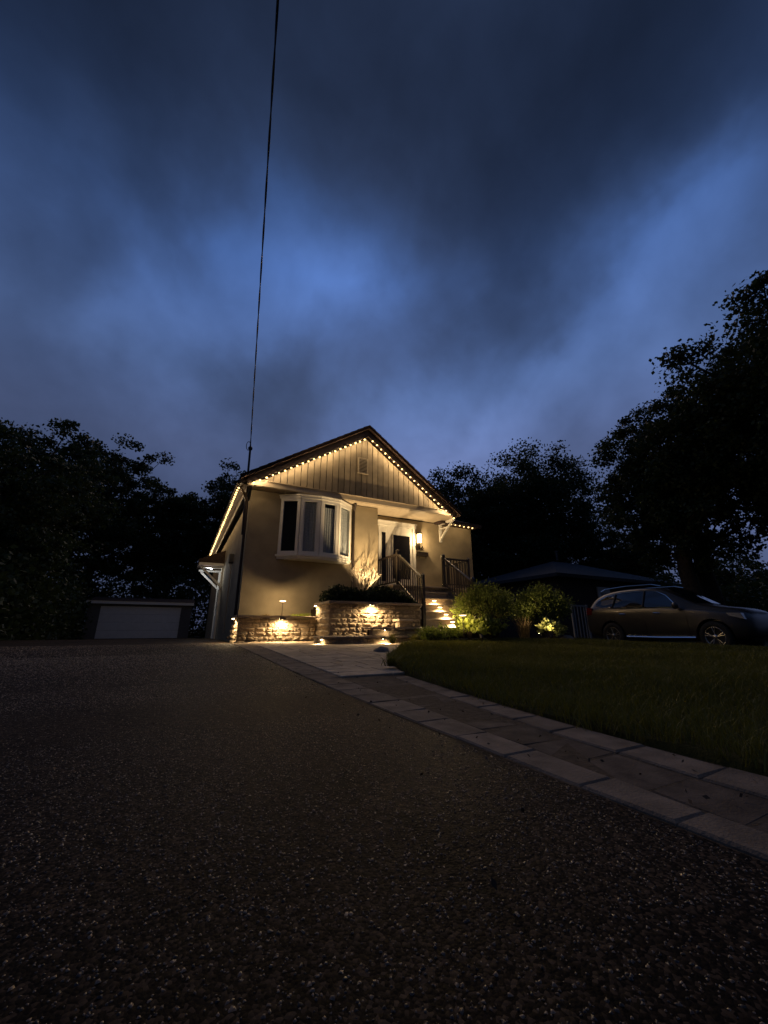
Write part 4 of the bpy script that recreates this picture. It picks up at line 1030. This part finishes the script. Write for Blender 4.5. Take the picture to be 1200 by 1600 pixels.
            for k in range(5):
                a = 2 * math.pi * k / 5 + .3
                for da in (-.16, .16):
                    MB().bar((s * .07, .045 * math.cos(a), .045 * math.sin(a)), (s * .085, .212 * math.cos(a + da), .212 * math.sin(a + da)), .028, .022).build('spoke', 'rim', w)
            ylathe([(.02, -.03), (.16, -.03), (.16, -.02), (.02, -.02)], 'brake_disc', 'dark_metal', w, 18)
    ws = [(-.60, -1.0, 1.155), (.60, -1.0, 1.155), (.56, -.30, 1.565), (-.56, -.30, 1.565), (0, -1.06, 1.165), (0, -.34, 1.60)]
    MB().add(ws, [(0, 4, 5, 3), (4, 1, 2, 5)]).build('windscreen', 'car_glass', car)
make_car()
for o in COL.objects:
    if o.name.startswith('parked_car'): o.scale = (1, .985, 1.08)

# ------------------------------------------------------------------ trees
def tree(c, h, cr, base, n_clump, per, leaf, label, group='trees around the houses', trunk_r=.3, forks=1, squash=1.0, name='tree', seed=1, spread=.10, jx=0):
    r = random.Random(seed); g = np.random.default_rng(seed)
    t = tag(empty(name, c), label, 'tree', group)
    n_clump = int(n_clump * 1.5); per = int(per * .72)
    zc_ = (h + base) / 2; rz_ = (h - base) / 2
    d = g.normal(0, 1, (n_clump, 3)); d /= np.linalg.norm(d, axis=1)[:, None]
    lob = 1 + .16 * np.sin(d[:, 0] * 5 + seed) * np.sin(d[:, 2] * 6 + seed * 2) + .12 * np.sin(d[:, 1] * 9 + seed * 3)
    rad = (g.random(n_clump) ** .42) * lob * .92
    cc = d * rad[:, None] * np.array([cr, cr, rz_]) + np.array([jx, 0, zc_])
    cs = cr * (spread * .7 + .10 * g.random(n_clump) ** 1.5)
    per = int(per * 2.1); k_ = n_clump * per
    dd = g.normal(0, 1, (k_, 3)); dd /= np.linalg.norm(dd, axis=1)[:, None]
    P = np.repeat(cc, per, 0) + dd * (g.random(k_) ** .6 * np.repeat(cs, per) * 1.5)[:, None] * np.array([1, 1, .62])
    o = leaves(P, leaf * .7, 'leaf_tree', 'crown', up=.2, asp=.7)
    link(bpy.data.objects.new('crown', o), t)
    mb = MB()
    for f in range(forks):
        ox = (f - (forks - 1) / 2) * trunk_r * 3.0
        top = Vector((ox * 1.8 + r.uniform(-.3, .3) + jx * .6, r.uniform(-.3, .3), h * .72))
        pts = [Vector((ox, 0, -.3)), Vector((ox * 1.05, 0, .25)), Vector((ox * 1.2 + r.uniform(-.15, .15), r.uniform(-.1, .1), base * .6)), Vector((ox * 1.4 + jx * .2, .1, base * 1.05)), top * .75 + Vector((ox * .2, 0, 0)), top]
        mb.tube(pts, [trunk_r * 1.35, trunk_r * 1.05, trunk_r * .92, trunk_r * .82, trunk_r * .4, trunk_r * .1], 9)
        for i in range(f, n_clump, max(1, forks * (n_clump // 70 + 1))):
            q = Vector(cc[i]); s0 = max(base * .8, min(q.z * .72, h * .6)); k = (s0) / (h * .72)
            a = Vector((ox * (1.2 + .4 * k) + top.x * .3 * k, 0, s0)); m_ = a.lerp(q, .5) + Vector((r.uniform(-.3, .3), r.uniform(-.3, .3), r.uniform(.1, .5)))
            rr_ = trunk_r * r.uniform(.16, .34)
            mb.tube([a, m_, q], [rr_, rr_ * .6, rr_ * .15], 5, False)
    mb.build('trunk', 'bark', t, True)
    return t
tree((-10.2, 31.0, -.2), 14.0, 5.4, .6, 230, 95, .30, 'dark leafy tree at the far left edge beside the driveway', seed=3, trunk_r=.35)
tree((-7.6, 41.0, -.2), 18.2, 5.6, 2.0, 260, 95, .34, 'tallest dark tree behind the garage on the left', seed=5, trunk_r=.4)
tree((-1.6, 43.0, -.2), 15.2, 4.2, 2.0, 190, 85, .34, 'rounded dark tree behind the garage roof', spread=.14, seed=8, trunk_r=.35)
tree((2.6, 45.0, -.2), 18.6, 4.3, 2.5, 170, 80, .34, 'airy dark tree seen left of the lit side eave', spread=.15, seed=14, trunk_r=.32)
tree((-7.4, 21.5, -.2), 9.3, 3.2, .4, 150, 95, .22, 'dark shrubby tree close on the left of the driveway', seed=21, trunk_r=.2)
tree((12.0, 39.0, -.2), 20.5, 4.6, 5.0, 150, 70, .34, 'tree whose top just shows over the roof slope', seed=17, trunk_r=.3)
tree((20.4, 25.0, -.2), 14.2, 4.9, 1.0, 360, 95, .27, 'dark rounded tree right behind the bungalow wing', spread=.15, seed=29, trunk_r=.32)
tree((26.2, 22.6, -.2), 17.0, 5.6, 1.5, 380, 95, .28, 'dark rounded tree above the neighbour roof', spread=.15, seed=31, trunk_r=.36)
tree((31.0, 19.5, -.2), 9.6, 4.2, .8, 190, 90, .28, 'lower dark tree filling the gap beside the big maple', seed=33, trunk_r=.3)
tree((20.0, 8.8, -.2), 11.6, 3.4, 3.0, 320, 100, .20, 'big dark maple with double trunk behind the parked car', seed=37, trunk_r=.36, forks=2)
tree((21.8, 4.7, -.2), 15.0, 5.1, 3.6, 360, 105, .24, 'tallest dark maple running out of the right edge', seed=41, trunk_r=.45)
tree((38, 23, -.2), 8.0, 4.5, .5, 150, 80, .30, 'low distant tree between the maple trunks', seed=43, trunk_r=.25)
tree((46, 17, -.2), 7.5, 5.0, .5, 150, 80, .32, 'low distant tree right of the maple trunks', seed=47, trunk_r=.25)
hd = None
def far_hedge(name, x0, x1, y0, y1, h, n, label, leaf=.22):
    s = tag(empty(name, ((x0 + x1) / 2, (y0 + y1) / 2, -.2)), label, 'hedge')
    t = npr.random(n); w = npr.normal(0, .45, n)
    P = np.c_[x0 + (x1 - x0) * t - s.location.x, y0 + (y1 - y0) * t + w - s.location.y, npr.random(n) * h * (.85 + .15 * np.sin(t * 31) + .1 * np.sin(t * 77))]
    P[:, 0] += npr.normal(0, .4, n)
    link(bpy.data.objects.new('foliage', leaves(P, leaf, 'leaf_tree', 'foliage', asp=.7)), s)
    mb = MB()
    for k in range(14):
        u = (k + .5) / 14; mb.tube([(x0 + (x1 - x0) * u - s.location.x, y0 + (y1 - y0) * u - s.location.y, 0), (x0 + (x1 - x0) * u - s.location.x, y0 + (y1 - y0) * u - s.location.y, h * .8)], [.06, .02], 5)
    mb.build('stems', 'bark', s)['kind'] = 'stuff'
far_hedge('tall_hedge', -6.4, -6.0, 10, 31, 3.4, 16000, 'tall dark hedge along the left side of the driveway')
far_hedge('tall_hedge', -.8, 9.5, 37.5, 36, 5.0, 12000, 'dark hedge behind the garage and the house')
far_hedge('tall_hedge', -13, -.5, 38.5, 39, 5.0, 12000, 'dark hedge rising behind the garage roof')
far_hedge('tall_hedge', 24, 44, 13, 2, 3.4, 15000, 'dark hedge at the far right behind the parked car')
far_hedge('tall_hedge', 10.5, 16.5, 21.5, 20.5, 3.6, 8000, 'dark hedge between the bungalow and the neighbour roof')

# small leaf litter along the edges of the drive and on the pavers
def litter():
    n = 260; y_ = .6 + 7 * npr.random(n) ** 1.4; x_ = 1.0 + npr.normal(0, .22, n) + .35 * (npr.random(n) < .4)
    k = n // 5; x_[:k] = -2.2 + 3.2 * npr.random(k)
    z_ = np.array([gz(a, b) for a, b in zip(x_, y_)]) + .013
    d = npr.normal(0, 1, (n, 3)); d[:, 2] *= .25
    o = link(bpy.data.objects.new('fallen_leaves', leaves(np.c_[x_, y_, z_], .014, 'litter', 'fallen_leaves', dirs=d)))
    o['kind'] = 'stuff'; o['label'] = 'tiny dry leaves scattered along the driveway edge'; o['category'] = 'leaves'
M['litter'] = mat('dry_leaf', (.065, .040, .022), .8, island=.6)
litter()
